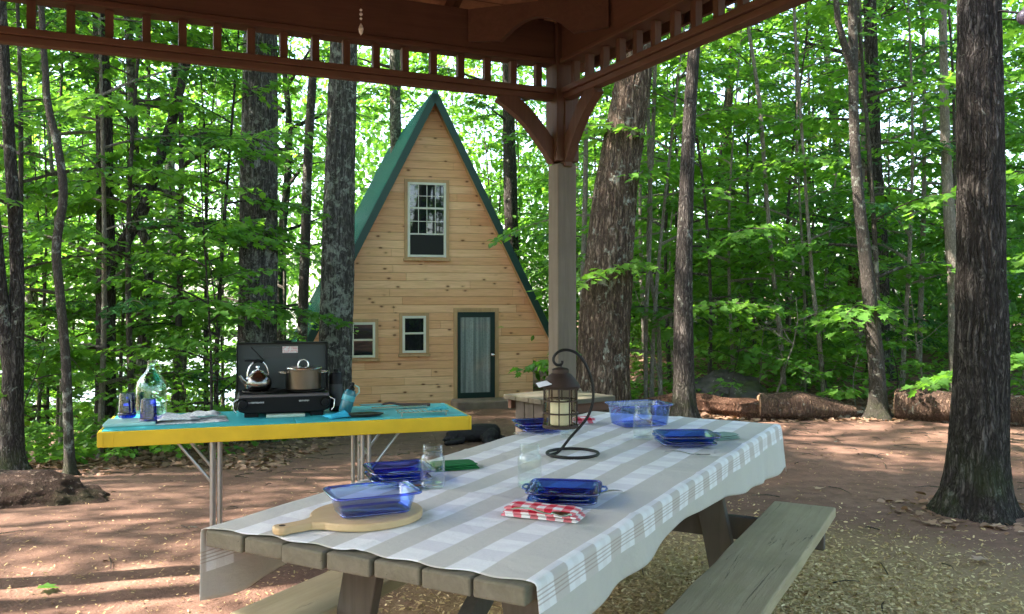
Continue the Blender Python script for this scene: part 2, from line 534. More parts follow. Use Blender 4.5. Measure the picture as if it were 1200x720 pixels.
def win(px0, py0, px1, py1, upper=.42, grid=(4, 2), screen=True):
    x0, z1 = cabpt((px0), py0); x1, z0 = cabpt(px1, py1)
    fr = MB()
    w = .05
    for bx in ((x0, x0 + w, z0, z1), (x1 - w, x1, z0, z1), (x0 + w, x1 - w, z0, z0 + w), (x0 + w, x1 - w, z1 - w, z1)):
        fr.box(bx[0], bx[1], -.035, -.002, bx[2], bx[3])
    zm = z1 - (z1 - z0) * upper
    fr.box(x0 + w, x1 - w, -.028, -.004, zm - .02, zm + .02)
    wo = fr.build('window', M['white_vinyl'], cab, None, .004)
    # outer casing of wood and a sill
    tr = MB()
    c = .065
    for bx in ((x0 - c, x0, z0 - .02, z1 + c), (x1, x1 + c, z0 - .02, z1 + c), (x0, x1, z1, z1 + c)):
        tr.box(bx[0], bx[1], -.026, -.002, bx[2], bx[3])
    tr.build('casing', M['pine_trim'], wo, None, .003)
    MB().box(x0 - c - .02, x1 + c + .02, -.07, -.002, z0 - .075, z0 - .022).build('sill', M['pine_trim'], wo, None, .003)
    gp = MB().box(x0 + w, x1 - w, -.012, -.0035, z0 + w, z1 - w)
    gp.build('pane', M['pane'], wo)
    if grid:
        g = MB()
        nxg, nzg = grid
        for za, zb in ((zm + .02, z1 - w), (zm - (z1 - zm) * .98, zm - .02)):
            for i in range(1, nxg):
                xx = x0 + w + (x1 - x0 - 2 * w) * i / nxg
                g.box(xx - .007, xx + .007, -.020, -.0125, za, zb)
            for i in range(1, nzg):
                zz = za + (zb - za) * i / nzg
                g.box(x0 + w, x1 - w, -.0195, -.0128, zz - .007, zz + .007)
        g.box(x0 + w, x1 - w, -.022, -.0126, zm - (z1 - zm) - .015, zm - (z1 - zm) + .015)
        g.build('muntin', M['white_vinyl'], wo)
        MB().box(x0 + w, x1 - w, -.0155, -.0124, z0 + w, zm - (z1 - zm) - .016).build('insect_screen', M['dark_room'], wo)
    return wo


win(477.5, 213.5, 522.5, 302, .345)
tag(cab.children[-1], 'tall sash window with a grid of small panes under the gable')
win(411.5, 378, 439.5, 419, .5, None)
win(471.5, 370.5, 499, 413.5, .47, None)
# door
x0, z1 = cabpt(536, 366); x1, z0 = cabpt(579.5, 472.5)
z0 = max(z0, .06)
d = MB()
d.box(x0, x1, -.05, -.003, z0, z1)
do = d.build('door', M['door_green'], cab, None, .006)
gx0, gx1, gz0, gz1 = x0 + .06, x1 - .105, z0 + .24, z1 - .11
MB().box(gx0, gx1, -.054, -.0505, gz0, gz1).build('door_glass', M['curtain'], do)
kb = MB().lathe([(.0, 0), (.03, .004), (.016, .02), (.032, .04), (.03, .06), (0, .07)], 16, rot(x=R(90), loc=(x1 - .048, -.0502, z0 + 1.08 * (z1 - z0) / 2.03)))
kb.build('handle', M['chrome'], do, 40)
tr = MB()
c = .085
for bx in ((x0 - c, x0 - .002, z0 - .02, z1 + c), (x1 + .002, x1 + c, z0 - .02, z1 + c), (x0 - .002, x1 + .002, z1 + .002, z1 + c)):
    tr.box(bx[0], bx[1], -.03, -.002, bx[2], bx[3])
tr.build('casing', M['pine_trim'], do, None, .004)
MB().box(x0 - c, x1 + c, -.10, -.002, z0 - .08, z0 - .022).build('threshold', m_wood('pale threshold', (.5, .42, .3), (.6, .5, .38), 0), do, None, .004)
# stone step in front of the door
bs = MB().prism([(-.62, -.3), (.55, -.34), (.66, .0), (.6, .28), (-.6, .3), (-.68, .02)], 0, .22)
st = bs.build('stone_step', m_plain('brown grey step stone', (.20, .15, .12), .9, 0, .2, .45, 6, .5), None, None, .03, 3)
p = CAB + cax * (.5 * (x0 + x1) + .02) - cay * .62
st.location = (p.x, p.y, gz(p.x, p.y) - .04); st.rotation_euler = (0, 0, CYAW)
tag(st, 'flat brown step stone laid before the green cabin door', 'step stone')

# ================================================================== pavilion
P0 = Vector((.335, 5.8, 0))
PZ = R(205)
pav = thing('garden_pavilion', 'open red-brown timber pavilion with a fretwork frieze sheltering the picnic table', 'pavilion', P0, PZ)
PX, PY = 4.2, 6.0
HD0, HD1 = 2.955, 3.20            # header beam
posts = [(0, 0), (PX, 0), (0, PY), (PX, PY)]
for i, (x, y) in enumerate(posts):
    sx_, sy_ = (1 if x == 0 else -1), (1 if y == 0 else -1)
    b = MB().box(x - .07, x + .07, y - .07, y + .07, -.25, 2.27)
    # chamfer strips make the post read as a built-up post
    po = b.build('post', M['grey_wood_z'], pav, None, .008)
    k = MB().box(x - .082, x + .082, y - .082, y + .082, 2.285, HD1 - .01)
    k.box(x - .03, x + .03, y - .092, y + .092, 2.25, 2.69)
    k.build('post_sleeve', M['redwood_z'], po, None, .006)
    # knee braces: curved brackets
    for ax in (0, 1):
        pts = []
        for q in range(9):
            a = q / 8
            u = .07 + .40 * a
            z = 2.315 + .385 * a + .05 * math.sin(math.pi * a)
            pts.append((u, z))
        br = MB()
        for q in range(8):
            (u0, z0_), (u1, z1_) = pts[q], pts[q + 1]
            w0 = .05
            lo0, lo1 = z0_ - w0, z1_ - w0
            ws = .03
            vs_ = []
            for (u, za, zb) in ((u0 - .035, z0_ - .045, z0_ + .04), (u1 - .035, z1_ - .045, z1_ + .04)):
                for zz, uu in ((za, u + .05), (zb, u - .01)):
                    for sd in (-ws, ws):
                        vs_.append((x + sx_ * uu, y + sd, zz) if ax == 0 else (x + sd, y + sy_ * uu, zz))
            br.add(vs_, [(0, 1, 3, 2), (4, 6, 7, 5), (0, 4, 5, 1), (2, 3, 7, 6), (0, 2, 6, 4), (1, 5, 7, 3)])
        # weld the segments into one swept bracket
        br.build('knee_brace', M['redwood_z'], pav)
sides = [('x', 0, 0, PX), ('x', PY, 0, PX), ('y', 0, 0, PY), ('y', PX, 0, PY)]
for ax, c, lo, hi in sides:
    def bb(b, c0, c1, l, h_, z0_, z1_):
        if ax == 'x': b.box(l, h_, c0, c1, z0_, z1_)
        else: b.box(c0, c1, l, h_, z0_, z1_)
    mt = M['redwood_x'] if ax == 'x' else M['redwood_y']
    b = MB(); bb(b, c - .05, c + .05, lo + .083, hi - .083, HD0, HD1); b.build('header_beam', mt, pav, None, .006)
    b = MB(); bb(b, c - .065, c + .065, lo + .083, hi - .083, 2.92, HD0 - .002); b.build('frieze_rail', mt, pav, None, .006)
    b = MB(); bb(b, c - .055, c + .055, lo + .083, hi - .083, 2.728, 2.765); bb(b, c - .035, c + .035, lo + .083, hi - .083, 2.69, 2.7275)
    b.build('frieze_rail', mt, pav, None, .005)
    n = int((hi - lo) / (.18 if c == 0 else .27))
    for i in range(1, n):
        u = lo + (hi - lo) * i / n
        b = MB()
        if ax == 'x': b.box(u - .021, u + .021, c - .021, c + .021, 2.767, 2.918)
        else: b.box(c - .021, c + .021, u - .021, u + .021, 2.767, 2.918)
        b.build('baluster', M['redwood_z'], pav)
# arched corner plates between the header beams
for i, (x, y) in enumerate(posts):
    sx_, sy_ = (1 if x == 0 else -1), (1 if y == 0 else -1)
    A = Vector((x + sx_ * .69, y + sy_ * .056, 0)); B = Vector((x + sx_ * .056, y + sy_ * .69, 0))
    d = (B - A); W = d.length; d.normalize()
    nrm = Vector((d.y, -d.x, 0))
    top = 3.19
    prof = [(0, 2.99)]
    prof += [(W * .24, 2.975)]
    for q in range(1, 14):
        a = q / 14
        prof.append((W * (.27 + .46 * a), 2.98 + .115 * math.sin(math.pi * a) ** .7))
    prof += [(W * .76, 2.975), (W, 2.99), (W, top), (0, top)]
    Tm = Matrix(((d.x, 0, nrm.x, A.x), (d.y, 0, nrm.y, A.y), (0, 1, 0, 0), (0, 0, 0, 1)))
    b = MB().prism(prof, -.022, .022, Tm)
    b.build('arched_corner_plate', M['redwood_x'], pav)
# hip roof
OV, TN = .45, math.tan(R(25))
E0 = HD1 + .16 - OV * TN
x0_, x1_, y0_, y1_ = -OV, PX + OV, -OV, PY + OV
half = (x1_ - x0_) / 2
RZ_ = E0 + half * TN
ra, rb_ = Vector((x0_ + half, y0_ + half, RZ_)), Vector((x0_ + half, y1_ - half, RZ_))
c00, c10, c11, c01 = (x0_, y0_, E0), (x1_, y0_, E0), (x1_, y1_, E0), (x0_, y1_, E0)
def slab(name, polys, mat, th):
    b = MB()
    for poly in polys:
        P_ = [Vector(p) for p in poly]
        n_ = (P_[1] - P_[0]).cross(P_[2] - P_[0]).normalized()
        if n_.z < 0: P_ = P_[::-1]; n_ = -n_
        k = len(P_)
        b.add(P_ + [p + Vector((0, 0, th)) for p in P_], [tuple(reversed(range(k))), tuple(range(k, 2 * k))] + [(i, (i + 1) % k, k + (i + 1) % k, k + i) for i in range(k)])
    return b.build(name, mat, pav)
t = NT('red stained roof boards')
v = t.coord()
s3 = t.n('SeparateXYZ', {0: v})
hgt = t.math('FRACT', t.math('MULTIPLY', s3.outputs[2], 16.0))
rowi = t.n('TexWhiteNoise', {'W': t.math('FLOOR', t.math('MULTIPLY', s3.outputs[2], 16.0))}, noise_dimensions='1D').outputs[0]
cc = t.mix(rowi, (.42, .22, .125), (.58, .34, .21))
cc = t.mix(t.ramp(hgt, [(0., .9), (.10, 0.)]), cc, (.02, .01, .008))
cc = t.mix(t.ramp(t.noise(v, 9, 5), [(.4, .5), (.6, 0.)]), cc, (.12, .05, .03))
M['roofboards'] = t.done(t.bsdf(cc, .7, 0, .25))
slab('roof_boards', [(c00, c10, ra), (c10, c11, rb_, ra), (c11, c01, rb_), (c01, c00, ra, rb_)], M['roofboards'], .025)
sh = lambda p: (p[0], p[1], p[2] + .027)
t = NT('asphalt shingles')
v = t.coord()
M['shingles'] = t.done(t.bsdf(t.mix(t.noise(v, 8, 5), (.04, .036, .033), (.10, .09, .08)), .95, 0, .2, t.bump(t.noise(v, 60, 3), .5, .01)))
slab('shingles', [tuple(map(sh, q)) for q in ((c00, c10, ra), (c10, c11, rb_, ra), (c11, c01, rb_), (c01, c00, ra, rb_))], M['shingles'], .02)
fb = MB()
fb.box(x0_ - .025, x1_ + .025, y0_ - .025, y0_ - .001, E0 - .09, E0 + .05); fb.box(x0_ - .025, x1_ + .025, y1_ + .001, y1_ + .025, E0 - .09, E0 + .05)
fb.box(x0_ - .025, x0_ - .001, y0_, y1_, E0 - .09, E0 + .05); fb.box(x1_ + .001, x1_ + .025, y0_, y1_, E0 - .09, E0 + .05)
fb.build('fascia', M['redwood_x'], pav)
def rafter(p, q):
    p, q = Vector(p), Vector(q)
    dz = Vector((0, 0, -.062))
    b = MB().bar(p + dz, q + dz, .042, .115)
    b.build('rafter', M['redwood_y'], pav)
def roofz(x, y):
    return E0 + TN * min(x - x0_, x1_ - x, y - y0_, y1_ - y)
k = 0
for i in range(8):
    u = .3 + i * .6 - .15
    if u < PX:
        r_ = min(u - x0_, x1_ - u)
        rafter((u, y0_ + .02, roofz(u, y0_ + .02)), (u, y0_ + r_, roofz(u, y0_ + r_)))
        rafter((u, y1_ - .02, roofz(u, y1_ - .02)), (u, y1_ - r_, roofz(u, y1_ - r_)))
for i in range(11):
    u = .25 + i * .6 - .1
    if u < PY:
        r_ = min(u - y0_, y1_ - u, half)
        rafter((x0_ + .02, u, roofz(x0_ + .02, u)), (x0_ + r_, u, roofz(x0_ + r_, u)))
        rafter((x1_ - .02, u, roofz(x1_ - .02, u)), (x1_ - r_, u, roofz(x1_ - r_, u)))
for c_, r_ in ((c00, ra), (c10, ra), (c11, rb_), (c01, rb_)):
    p, q = Vector(c_), Vector(r_)
    b = MB().bar(p.lerp(q, .02) - Vector((0, 0, .085)), q - Vector((0, 0, .085)), .05, .15)
    b.build('hip_rafter', M['redwood_y'], pav)
b = MB().bar(ra - Vector((0, 0, .1)), rb_ - Vector((0, 0, .1)), .045, .17)
b.build('ridge_board', M['redwood_y'], pav)

# ================================================================== picnic table
N0 = Vector((.028, 1.922, 0))
TZ = math.atan2(.880, .474)
pic = thing('picnic_table', 'weathered grey plank picnic table with attached benches under the pavilion', 'picnic table', N0, TZ)
TL, TW, TT = 2.74, .99, .762
b = MB()
bw = (TW - 6 * .007) / 7
rnd = random.Random(5)
for i in range(7):
    y0 = i * (bw + .007)
    e = rnd.uniform(-.008, .008)
    b.box(e, TL + rnd.uniform(-.01, .01), y0, y0 + bw, TT - .047 + rnd.uniform(0, .002), TT + rnd.uniform(-.002, 0))
b.build('tabletop', M['grey_wood_x'], pic, None, .006)
for y0, y1, lab in ((-.312, -.042, 'grey bench plank with long drying cracks'), (.86, 1.11, None)):
    b = MB()
    n = 26
    vs_, fs_ = [], []
    for i in range(n + 1):
        x = .2 + (2.44 - .2) * i / n
        wy = .004 * noise.noise((x * 3, y0, 0)) ; wy2 = .006 * noise.noise((x * 4, y1, 5))
        ex = .012 * (i == 0 or i == n)
        vs_ += [(x, y0 + wy, .405), (x, y1 + wy2, .405), (x, y1 + wy2, .45), (x, y0 + wy, .45)]
    for i in range(n):
        a, c = 4 * i, 4 * i + 4
        for q in range(4):
            fs_.append((a + q, a + (q + 1) % 4, c + (q + 1) % 4, c + q))
    fs_ += [(3, 2, 1, 0), (4 * n, 4 * n + 1, 4 * n + 2, 4 * n + 3)]
    s_ = b.add(vs_, fs_).build('seat', M['bench_wood'], pic, None, .007)
    if lab: s_['label'] = lab
for xf in (.42, 2.22):
    for sgn in (-1, 1):
        top, bot = Vector((xf, .495 + sgn * .245, TT - .05)), Vector((xf, .495 + sgn * .40, -.03))
        b = MB().bar(bot, top, .045, .125, (0, 1, 0)); b.build('leg', M['dark_wood_z'], pic, None, .005)
    MB().box(xf + .0235, xf + .065, -.29, 1.09, .300, .4035).build('seat_support', M['dark_wood_z'], pic, None, .005)
    MB().box(xf + .0235, xf + .065, .10, .89, .62, TT - .0485).build('top_cleat', M['dark_wood_z'], pic, None, .005)
    q = 1 if xf < 1 else -1
    MB().bar((xf + (.07 if q > 0 else .02), .495, .35), (xf + q * .62, .495, TT - .06), .045, .085).build('brace', M['dark_wood_z'], pic, None, .004)

# ---- cloth with woven stripes
t = NT('checked linen')
uv = t.n('SeparateXYZ', {0: t.coord('UV')})
S_, T_ = uv.outputs[0], uv.outputs[1]
def band(x, per, c, width, soft=.03):                    # 1 inside stripes
    f = t.math('ABSOLUTE', t.math('SUBTRACT', t.math('FRACT', t.math('ADD', t.math('DIVIDE', t.math('SUBTRACT', x, c), per), .5)), .5))
    hw = width / per / 2
    return t.ramp(f, [(max(0, hw - soft / 2), 1.), (hw + soft / 2, 0.)])
inner = t.math('MULTIPLY', t.math('LESS_THAN', T_, -.1), t.math('GREATER_THAN', T_, -.90))
def between(x, a, c): return t.math('MULTIPLY', t.math('GREATER_THAN', x, a), t.math('LESS_THAN', x, c))
lw = t.math('ADD', t.math('MULTIPLY', band(T_, .170, -.007, .087), inner), t.math('ADD', between(T_, -.014, .078), between(T_, -1.125, -1.015)), clamp=True)
cw = band(S_, .176, .067, .098)
cw2 = band(S_, .176, .067, .030)
tw = t.noise(t.n('Mapping', {0: t.coord('UV'), 'Scale': (700, 60, 1)}).outputs[0], 1, 2, .6)
tw2 = t.noise(t.n('Mapping', {0: t.coord('UV'), 'Scale': (60, 700, 1)}).outputs[0], 1, 2, .6)
wv = t.math('MULTIPLY', t.math('ADD', tw, tw2), .5)
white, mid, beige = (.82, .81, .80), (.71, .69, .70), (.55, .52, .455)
wcol = t.mix(t.math('SUBTRACT', cw, t.math('MULTIPLY', cw2, .22)), mid, white)
bcol = t.mix(t.math('MULTIPLY', cw, .22), beige, (.50, .47, .43))
onside = t.math('MAXIMUM', t.math('GREATER_THAN', T_, .004), t.math('LESS_THAN', T_, -.994))  # top squares painted paler than the drape's, the way grazing light washes them
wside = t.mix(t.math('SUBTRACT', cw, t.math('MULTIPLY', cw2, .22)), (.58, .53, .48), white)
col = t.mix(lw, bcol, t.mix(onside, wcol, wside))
ln = band(T_, .0098, .0, .0034, .12)
inl = t.math('MULTIPLY', between(T_, .026, .064), ln)
outl = t.math('MULTIPLY', between(T_, -1.105, -1.066), ln)
col = t.mix(t.math('MULTIPLY', t.math('ADD', inl, outl, clamp=True), .55), col, (.33, .23, .17))
col = t.mix(t.math('MULTIPLY', t.math('SUBTRACT', wv, .5), .9, clamp=True), col, (.25, .23, .2))
crs = t.math('ADD', t.noise(t.coord('UV'), 5, 5, .62, .8), t.math('MULTIPLY', t.math('ABSOLUTE', t.math('SUBTRACT', t.noise(t.coord('UV'), 3.2, 3, .5, 1.2), .5)), 1.6))
b_ = t.bsdf(col, .85, 0, .2, t.bump(t.math('ADD', t.math('MULTIPLY', wv, .25), crs), .6, .016), **{'Sheen Weight': .15})
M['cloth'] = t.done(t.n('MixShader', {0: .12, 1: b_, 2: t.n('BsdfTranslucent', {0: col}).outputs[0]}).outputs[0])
ns, nt_top, ndr = 260, 90, 18
ZC = TT + .005
def cloth_pt(s, k):
    """k in 0..ndr left drape (hem first), then the top, then the right drape"""
    near = .022 + .008 * math.sin(s * 0 + 9)
    dl = .185 + .03 * math.sin(s * 3.1 + 1.0) + .012 * math.sin(s * 9)
    dr = .165 - .045 * math.exp(-((s - 1.15) / .45) ** 2) + .055 * sstep(1.5, 2.6, s) + .004 * math.sin(s * 11)
    r = .014
    def drape(a, side, s):
        qa = r * math.pi / 2
        if a < qa:
            th = a / r
            off, dz = r * math.sin(th), r * (1 - math.cos(th))
        else:
            off, dz = r, r + (a - qa)
        f = max(0, a - .03)
        off += f * (.05 + .11 * math.sin(s * 6.5 + side) * math.sin(s * 3.7 + 2 * side) + .055 * math.sin(s * 19 + side) * math.sin(s * 2.1 + side))
        return off, dz
    if k < ndr:
        a = dl * (1 - k / ndr)
        off, dz = drape(a, 2.0, s)
        return s, TW + .002 + off, ZC - dz, -(TW + a)
    k -= ndr
    if k <= nt_top:
        y = TW * (1 - k / nt_top)
        g = noise.noise((s * 5, y * 5, 2)) * .003 + abs(noise.noise((s * 2.2, y * 2.2, 7))) * .004 + .005 * (math.exp(-abs(y - .5) / .012) + sum(math.exp(-abs(s - q_) / .012) for q_ in (.69, 1.37, 2.05)))
        return s, y, ZC + g, -y
    k -= nt_top
    a = dr * k / ndr
    off, dz = drape(a, .4, s)
    return s, -.002 - off, ZC - dz, a
vs_, uvs, nk = [], [], ndr + nt_top + ndr + 1
for i in range(ns + 1):
    q = i / ns
    for k in range(nk):
        y_ = 1 - max(0, min(1, (k - ndr) / nt_top))
        edge = .024 + .012 * math.sin(y_ * 17) * .5 + .008 * math.sin(y_ * 41 + 1) - .012 * sstep(.6, 1, y_)
        s_ = edge + (TL + .012 - edge) * q
        x, y, z, ta = cloth_pt(s_, k)
        if q > .988:                                        # far end turns down over the edge
            z -= .0 if q < .99 else .03 * (q - .99) / .01
        vs_.append((x, y, z)); uvs.append((s_, ta))
fs_ = [(i * nk + k, (i + 1) * nk + k, (i + 1) * nk + k + 1, i * nk + k + 1) for i in range(ns) for k in range(nk - 1)]
me = bpy.data.meshes.new('tablecloth')
me.from_pydata(vs_, [], fs_)
ul = me.uv_layers.new(name='UVMap')
idx = np.empty(len(me.loops), dtype=np.int32); me.loops.foreach_get('vertex_index', idx)
ul.data.foreach_set('uv', np.array(uvs, dtype=np.float32)[idx].ravel())
me.polygons.foreach_set('use_smooth', [True] * len(me.polygons))
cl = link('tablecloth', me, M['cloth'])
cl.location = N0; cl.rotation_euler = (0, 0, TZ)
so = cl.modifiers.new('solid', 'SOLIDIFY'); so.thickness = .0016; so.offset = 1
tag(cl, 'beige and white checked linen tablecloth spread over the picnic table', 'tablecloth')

# ---- little grey side table by the pavilion post
p = at(655, 463, 6.35)
sd = thing('side_table', 'small square grey plank table standing behind the pavilion post', 'side table', (p.x + .0, p.y, gz(p.x, p.y)), R(38))
hz_ = p.z - gz(p.x, p.y)
b = MB()
for i in range(4):
    b.box(-.29, .29, -.29 + i * .146, -.29 + i * .146 + .141, hz_ - .035, hz_)
b.build('tabletop', M['grey_wood_x'], sd, None, .005)
b = MB()
for i in range(4):
    b.box(-.21 + i * .106, -.21 + i * .106 + .1, -.22, -.195, 0, hz_ - .037); b.box(-.21 + i * .106, -.21 + i * .106 + .1, .195, .22, 0, hz_ - .037)
    b.box(-.24, -.215, -.21 + i * .106, -.21 + i * .106 + .1, 0, hz_ - .037); b.box(.215, .24, -.21 + i * .106, -.21 + i * .106 + .1, 0, hz_ - .037)
b.build('boxed_base', M['dark_wood_z'], sd, None, .003)
for s in (-1, 1):
    MB().box(-.27, .27, s * .24 - .018, s * .24 + .018, hz_ - .10, hz_ - .037).build('apron', M['redwood_x'], sd, None, .003)
SHADERS = ((-7.5, -2.5, 2), (-13.5, 9.5, 1), (-13.5, 2.7, 4), (-11.2, 5.2, 4), (-14.5, 5.4, 4), (-8, 6.4, 4), (-6.5, -5.5, 0), (-14, 10.5, 3), (-5.0, 1.8, 0), (-6.2, 3.2, 1), (-3.2, -2.2, 2), (-10, -5.5, 3), (2.5, -5, 1), (8.5, 5.5, 0))  # unseen trees added so their crowns dapple and shade the clearing
EXPO = 3.05
# ================================================================== foliage
MAPLE = ([(0, 0), (.24, -.04), (.20, .16), (.50, .30), (.29, .46), (.33, .74), (.13, .66), (0, 1)], .16)
BEECH = ([(0, 0), (.22, .22), (.27, .50), (.15, .80), (0, 1)], .12)


def leaf_mesh(name, pos, ax, up, size, tone, tmpl):
    half, foldz = tmpl
    k = len(half)
    tv = np.array([(x, y - .0, foldz * x - .18 * y * y) for x, y in half] + [(-x, y, foldz * x - .18 * y * y) for x, y in half[1:-1]], dtype=np.float32)
    left = [0] + [k + i - 1 for i in range(1, k - 1)] + [k - 1]
    faces = [list(range(k)), left[::-1]]
    n, m = len(pos), len(tv)
    ax = ax / np.linalg.norm(ax, axis=1, keepdims=True)
    sd = np.cross(ax, up); sd /= np.linalg.norm(sd, axis=1, keepdims=True) + 1e-9
    nm = np.cross(sd, ax)
    V = pos[:, None, :] + size[:, None, None] * (tv[None, :, 0:1] * sd[:, None, :] + tv[None, :, 1:2] * ax[:, None, :] + tv[None, :, 2:3] * nm[:, None, :])
    V = V.reshape(-1, 3).astype(np.float32)
    loc = np.array(faces[0] + faces[1], dtype=np.int32)
    L = (np.arange(n, dtype=np.int32)[:, None] * m + loc[None, :]).ravel()
    lens = np.tile(np.array([k, k], dtype=np.int32), n)
    starts = np.concatenate([[0], np.cumsum(lens)[:-1]]).astype(np.int32)
    me = bpy.data.meshes.new(name)
    me.vertices.add(len(V)); me.vertices.foreach_set('co', V.ravel())
    me.loops.add(len(L)); me.loops.foreach_set('vertex_index', L)
    me.polygons.add(len(lens)); me.polygons.foreach_set('loop_start', starts)
    me.update(calc_edges=True)
    a = me.attributes.new('tone', 'FLOAT', 'POINT')
    a.data.foreach_set('value', np.repeat(tone, m).astype(np.float32))
    me.validate()
    return me


class Leaves:
    def __init__(s, seed):
        s.r = np.random.default_rng(seed)
        s.p, s.a, s.u, s.s, s.t = [], [], [], [], []

    def add(s, p, ax, up, size, tone):
        s.p.append(p); s.a.append(ax); s.u.append(up); s.s.append(size); s.t.append(tone)

    def spray(s, o, az, L, rise, size, step=.055, wood=None, flat=.28, tone0=.5):
        """A nearly level branch with side twigs, leaves in a plane along them."""
        r = s.r
        o = np.array(o)
        d = np.array([math.cos(az), math.sin(az), 0])
        sd = np.array([-d[1], d[0], 0])
        tn = min(1, max(0, tone0 + r.normal(0, .16)))
        pts = []
        roll = r.normal(0, .22)
        nseg = 7
        bend = r.normal(0, .35)
        for i in range(nseg + 1):
            u = i / nseg
            pts.append(o + d * L * u + sd * bend * L * .5 * u * u + np.array([0, 0, rise * L * u - .32 * L * u * u]))
        if wood is not None:
            wood.tube([tuple(p) for p in pts], [max(.003, .0125 * L * (1 - .85 * i / nseg)) for i in range(nseg + 1)], 4, cap=False)
        tw = max(4, int(L / .16))
        for j in range(tw):
            u = .18 + .82 * (j + .5) / tw
            i = min(nseg - 1, int(u * nseg)); f = u * nseg - i
            b = pts[i] * (1 - f) + pts[i + 1] * f
            for sg in (-1, 1):
                a2 = sg * r.uniform(.6, 1.1)
                td = d * math.cos(a2) + sd * math.sin(a2)
                tl = L * .42 * (1.12 - u) * r.uniform(.6, 1.25) + .08
                nl = max(2, int(tl / step))
                for q in range(nl):
                    w = (q + .6) / nl
                    p = b + td * tl * w + np.array([0, 0, sg * math.sin(roll) * tl * w * .6 - .25 * tl * w * w]) + r.normal(0, .022, 3)
                    side = 1 if q % 2 else -1
                    la = td * .75 + np.cross([0, 0, 1], td) * side * .7 + np.array([0, 0, r.normal(-.28, .22)])
                    up = np.array([r.normal(0, flat), r.normal(0, flat), 1.0])
                    s.add(p, la, up, size * r.uniform(.65, 1.2), np.clip(tn + r.normal(0, .14), 0, 1))

    def mesh(s, name, tmpl):
        return leaf_mesh(name, np.array(s.p), np.array(s.a), np.array(s.u), np.array(s.s), np.array(s.t), tmpl)


def sapling(seed, H, nl, Lmax, size, z0, tmpl, rad, step=.06, lean=.25):
    r = random.Random(seed)
    lv = Leaves(seed)
    wood = MB()
    n = 12
    ph = r.uniform(0, 6)
    ax, ay = r.uniform(-lean, lean), r.uniform(-lean, lean)
    def tp(z):
        u = z / H
        return Vector((ax * u * u * H * .4 + .07 * math.sin(ph + u * 5), ay * u * u * H * .4 + .07 * math.cos(ph + u * 4.3), z))
    wood.tube([tp(H * i / n - (.15 if i == 0 else 0)) for i in range(n + 1)], [rad * (1.25 if i == 0 else 1 - .85 * i / n) for i in range(n + 1)], 8)
    az = r.uniform(0, 6)
    for i in range(nl):
        u = i / (nl - 1)
        z = z0 + (H - z0) * (u ** .9)
        az += 2.4 + r.uniform(-.5, .5)
        L = Lmax * (1 - .62 * u) * r.uniform(.6, 1.15)
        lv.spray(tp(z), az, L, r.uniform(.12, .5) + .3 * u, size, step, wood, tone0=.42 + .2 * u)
    return wood.mesh('sapling_trunk', 60), lv.mesh('sapling_crown', tmpl)


def tallcrown(seed, z0, z1, nl, Lmax, size, step, tmpl):
    r = random.Random(seed)
    lv = Leaves(seed)
    wood = MB()
    az = r.uniform(0, 6)
    for i in range(nl):
        u = i / (nl - 1)
        z = z0 + (z1 - z0) * u
        az += 2.4 + r.uniform(-.6, .6)
        prof = math.sin(math.pi * (.16 + .78 * u)) ** .7
        L = Lmax * prof * r.uniform(.7, 1.15)
        rise = .35 + .5 * u
        # a limb carrying several sprays
        d = Vector((math.cos(az), math.sin(az), rise))
        o = Vector((0, 0, z))
        wood.tube([o, o + d * L * .35 + Vector((0, 0, -.02)), o + d * L * .68], [.035 * L ** .5, .024 * L ** .5, .01], 5, cap=False)
        for q in range(4):
            f = .25 + .15 * q
            lv.spray(tuple(o + d * L * f), az + (1 if q % 2 else -1) * r.uniform(.3, 1.1), L * (.62 - .07 * q), r.uniform(.1, .4), size, step, wood, .35, .45)
        lv.spray(tuple(o + d * L * .66), az, L * .42, r.uniform(.0, .4), size, step, wood, .35, .5)
    return wood.mesh('tree_limbs', 60), lv.mesh('tree_crown', tmpl)


SAP = [sapling(11, 6.2, 20, 1.75, .125, .7, MAPLE, .030, .062),
       sapling(12, 7.6, 23, 2.0, .130, 1.2, MAPLE, .038, .066),
       sapling(13, 5.0, 18, 1.6, .115, .5, MAPLE, .024, .06),
       sapling(14, 8.6, 24, 2.1, .125, 1.8, BEECH, .042, .060),
       sapling(15, 3.2, 13, 1.15, .115, .35, MAPLE, .016, .06),
       sapling(16, 6.8, 22, 1.9, .088, .8, BEECH, .034, .046),
       sapling(17, 1.5, 9, .75, .11, .2, MAPLE, .010, .055)]
TALL = [tallcrown(21, 6.0, 14.5, 19, 3.4, .17, .105, BEECH),
        tallcrown(22, 7.5, 16.5, 20, 3.6, .18, .105, MAPLE),
        tallcrown(23, 5.0, 13.0, 18, 3.0, .16, .10, BEECH),
        tallcrown(24, 8.5, 18.0, 21, 3.9, .18, .11, MAPLE),
        tallcrown(25, 9.0, 15.0, 11, 3.9, .17, .17, BEECH)]  # sparse crown shaped to let part of the sun through, for the added trees
LEAFM = [M['leaf_a'], M['leaf_b'], M['leaf_a'], M['leaf_b'], M['leaf_b'], M['leaf_d'], M['leaf_b']]
for (tr_, cr_), lm in zip(SAP, LEAFM):
    cr_.materials.append(lm)
for lb, cr_ in TALL:
    lb.materials.append(M['bark_dark']); cr_.materials.append(M['leaf_c'])

TRUNKS = {}                                             # sapling trunk meshes per bark


def sap_trunk(k, bark):
    if (k, bark) not in TRUNKS:
        m_ = SAP[k][0].copy(); m_.materials.clear(); m_.materials.append(M[bark]); TRUNKS[(k, bark)] = m_
    return TRUNKS[(k, bark)]


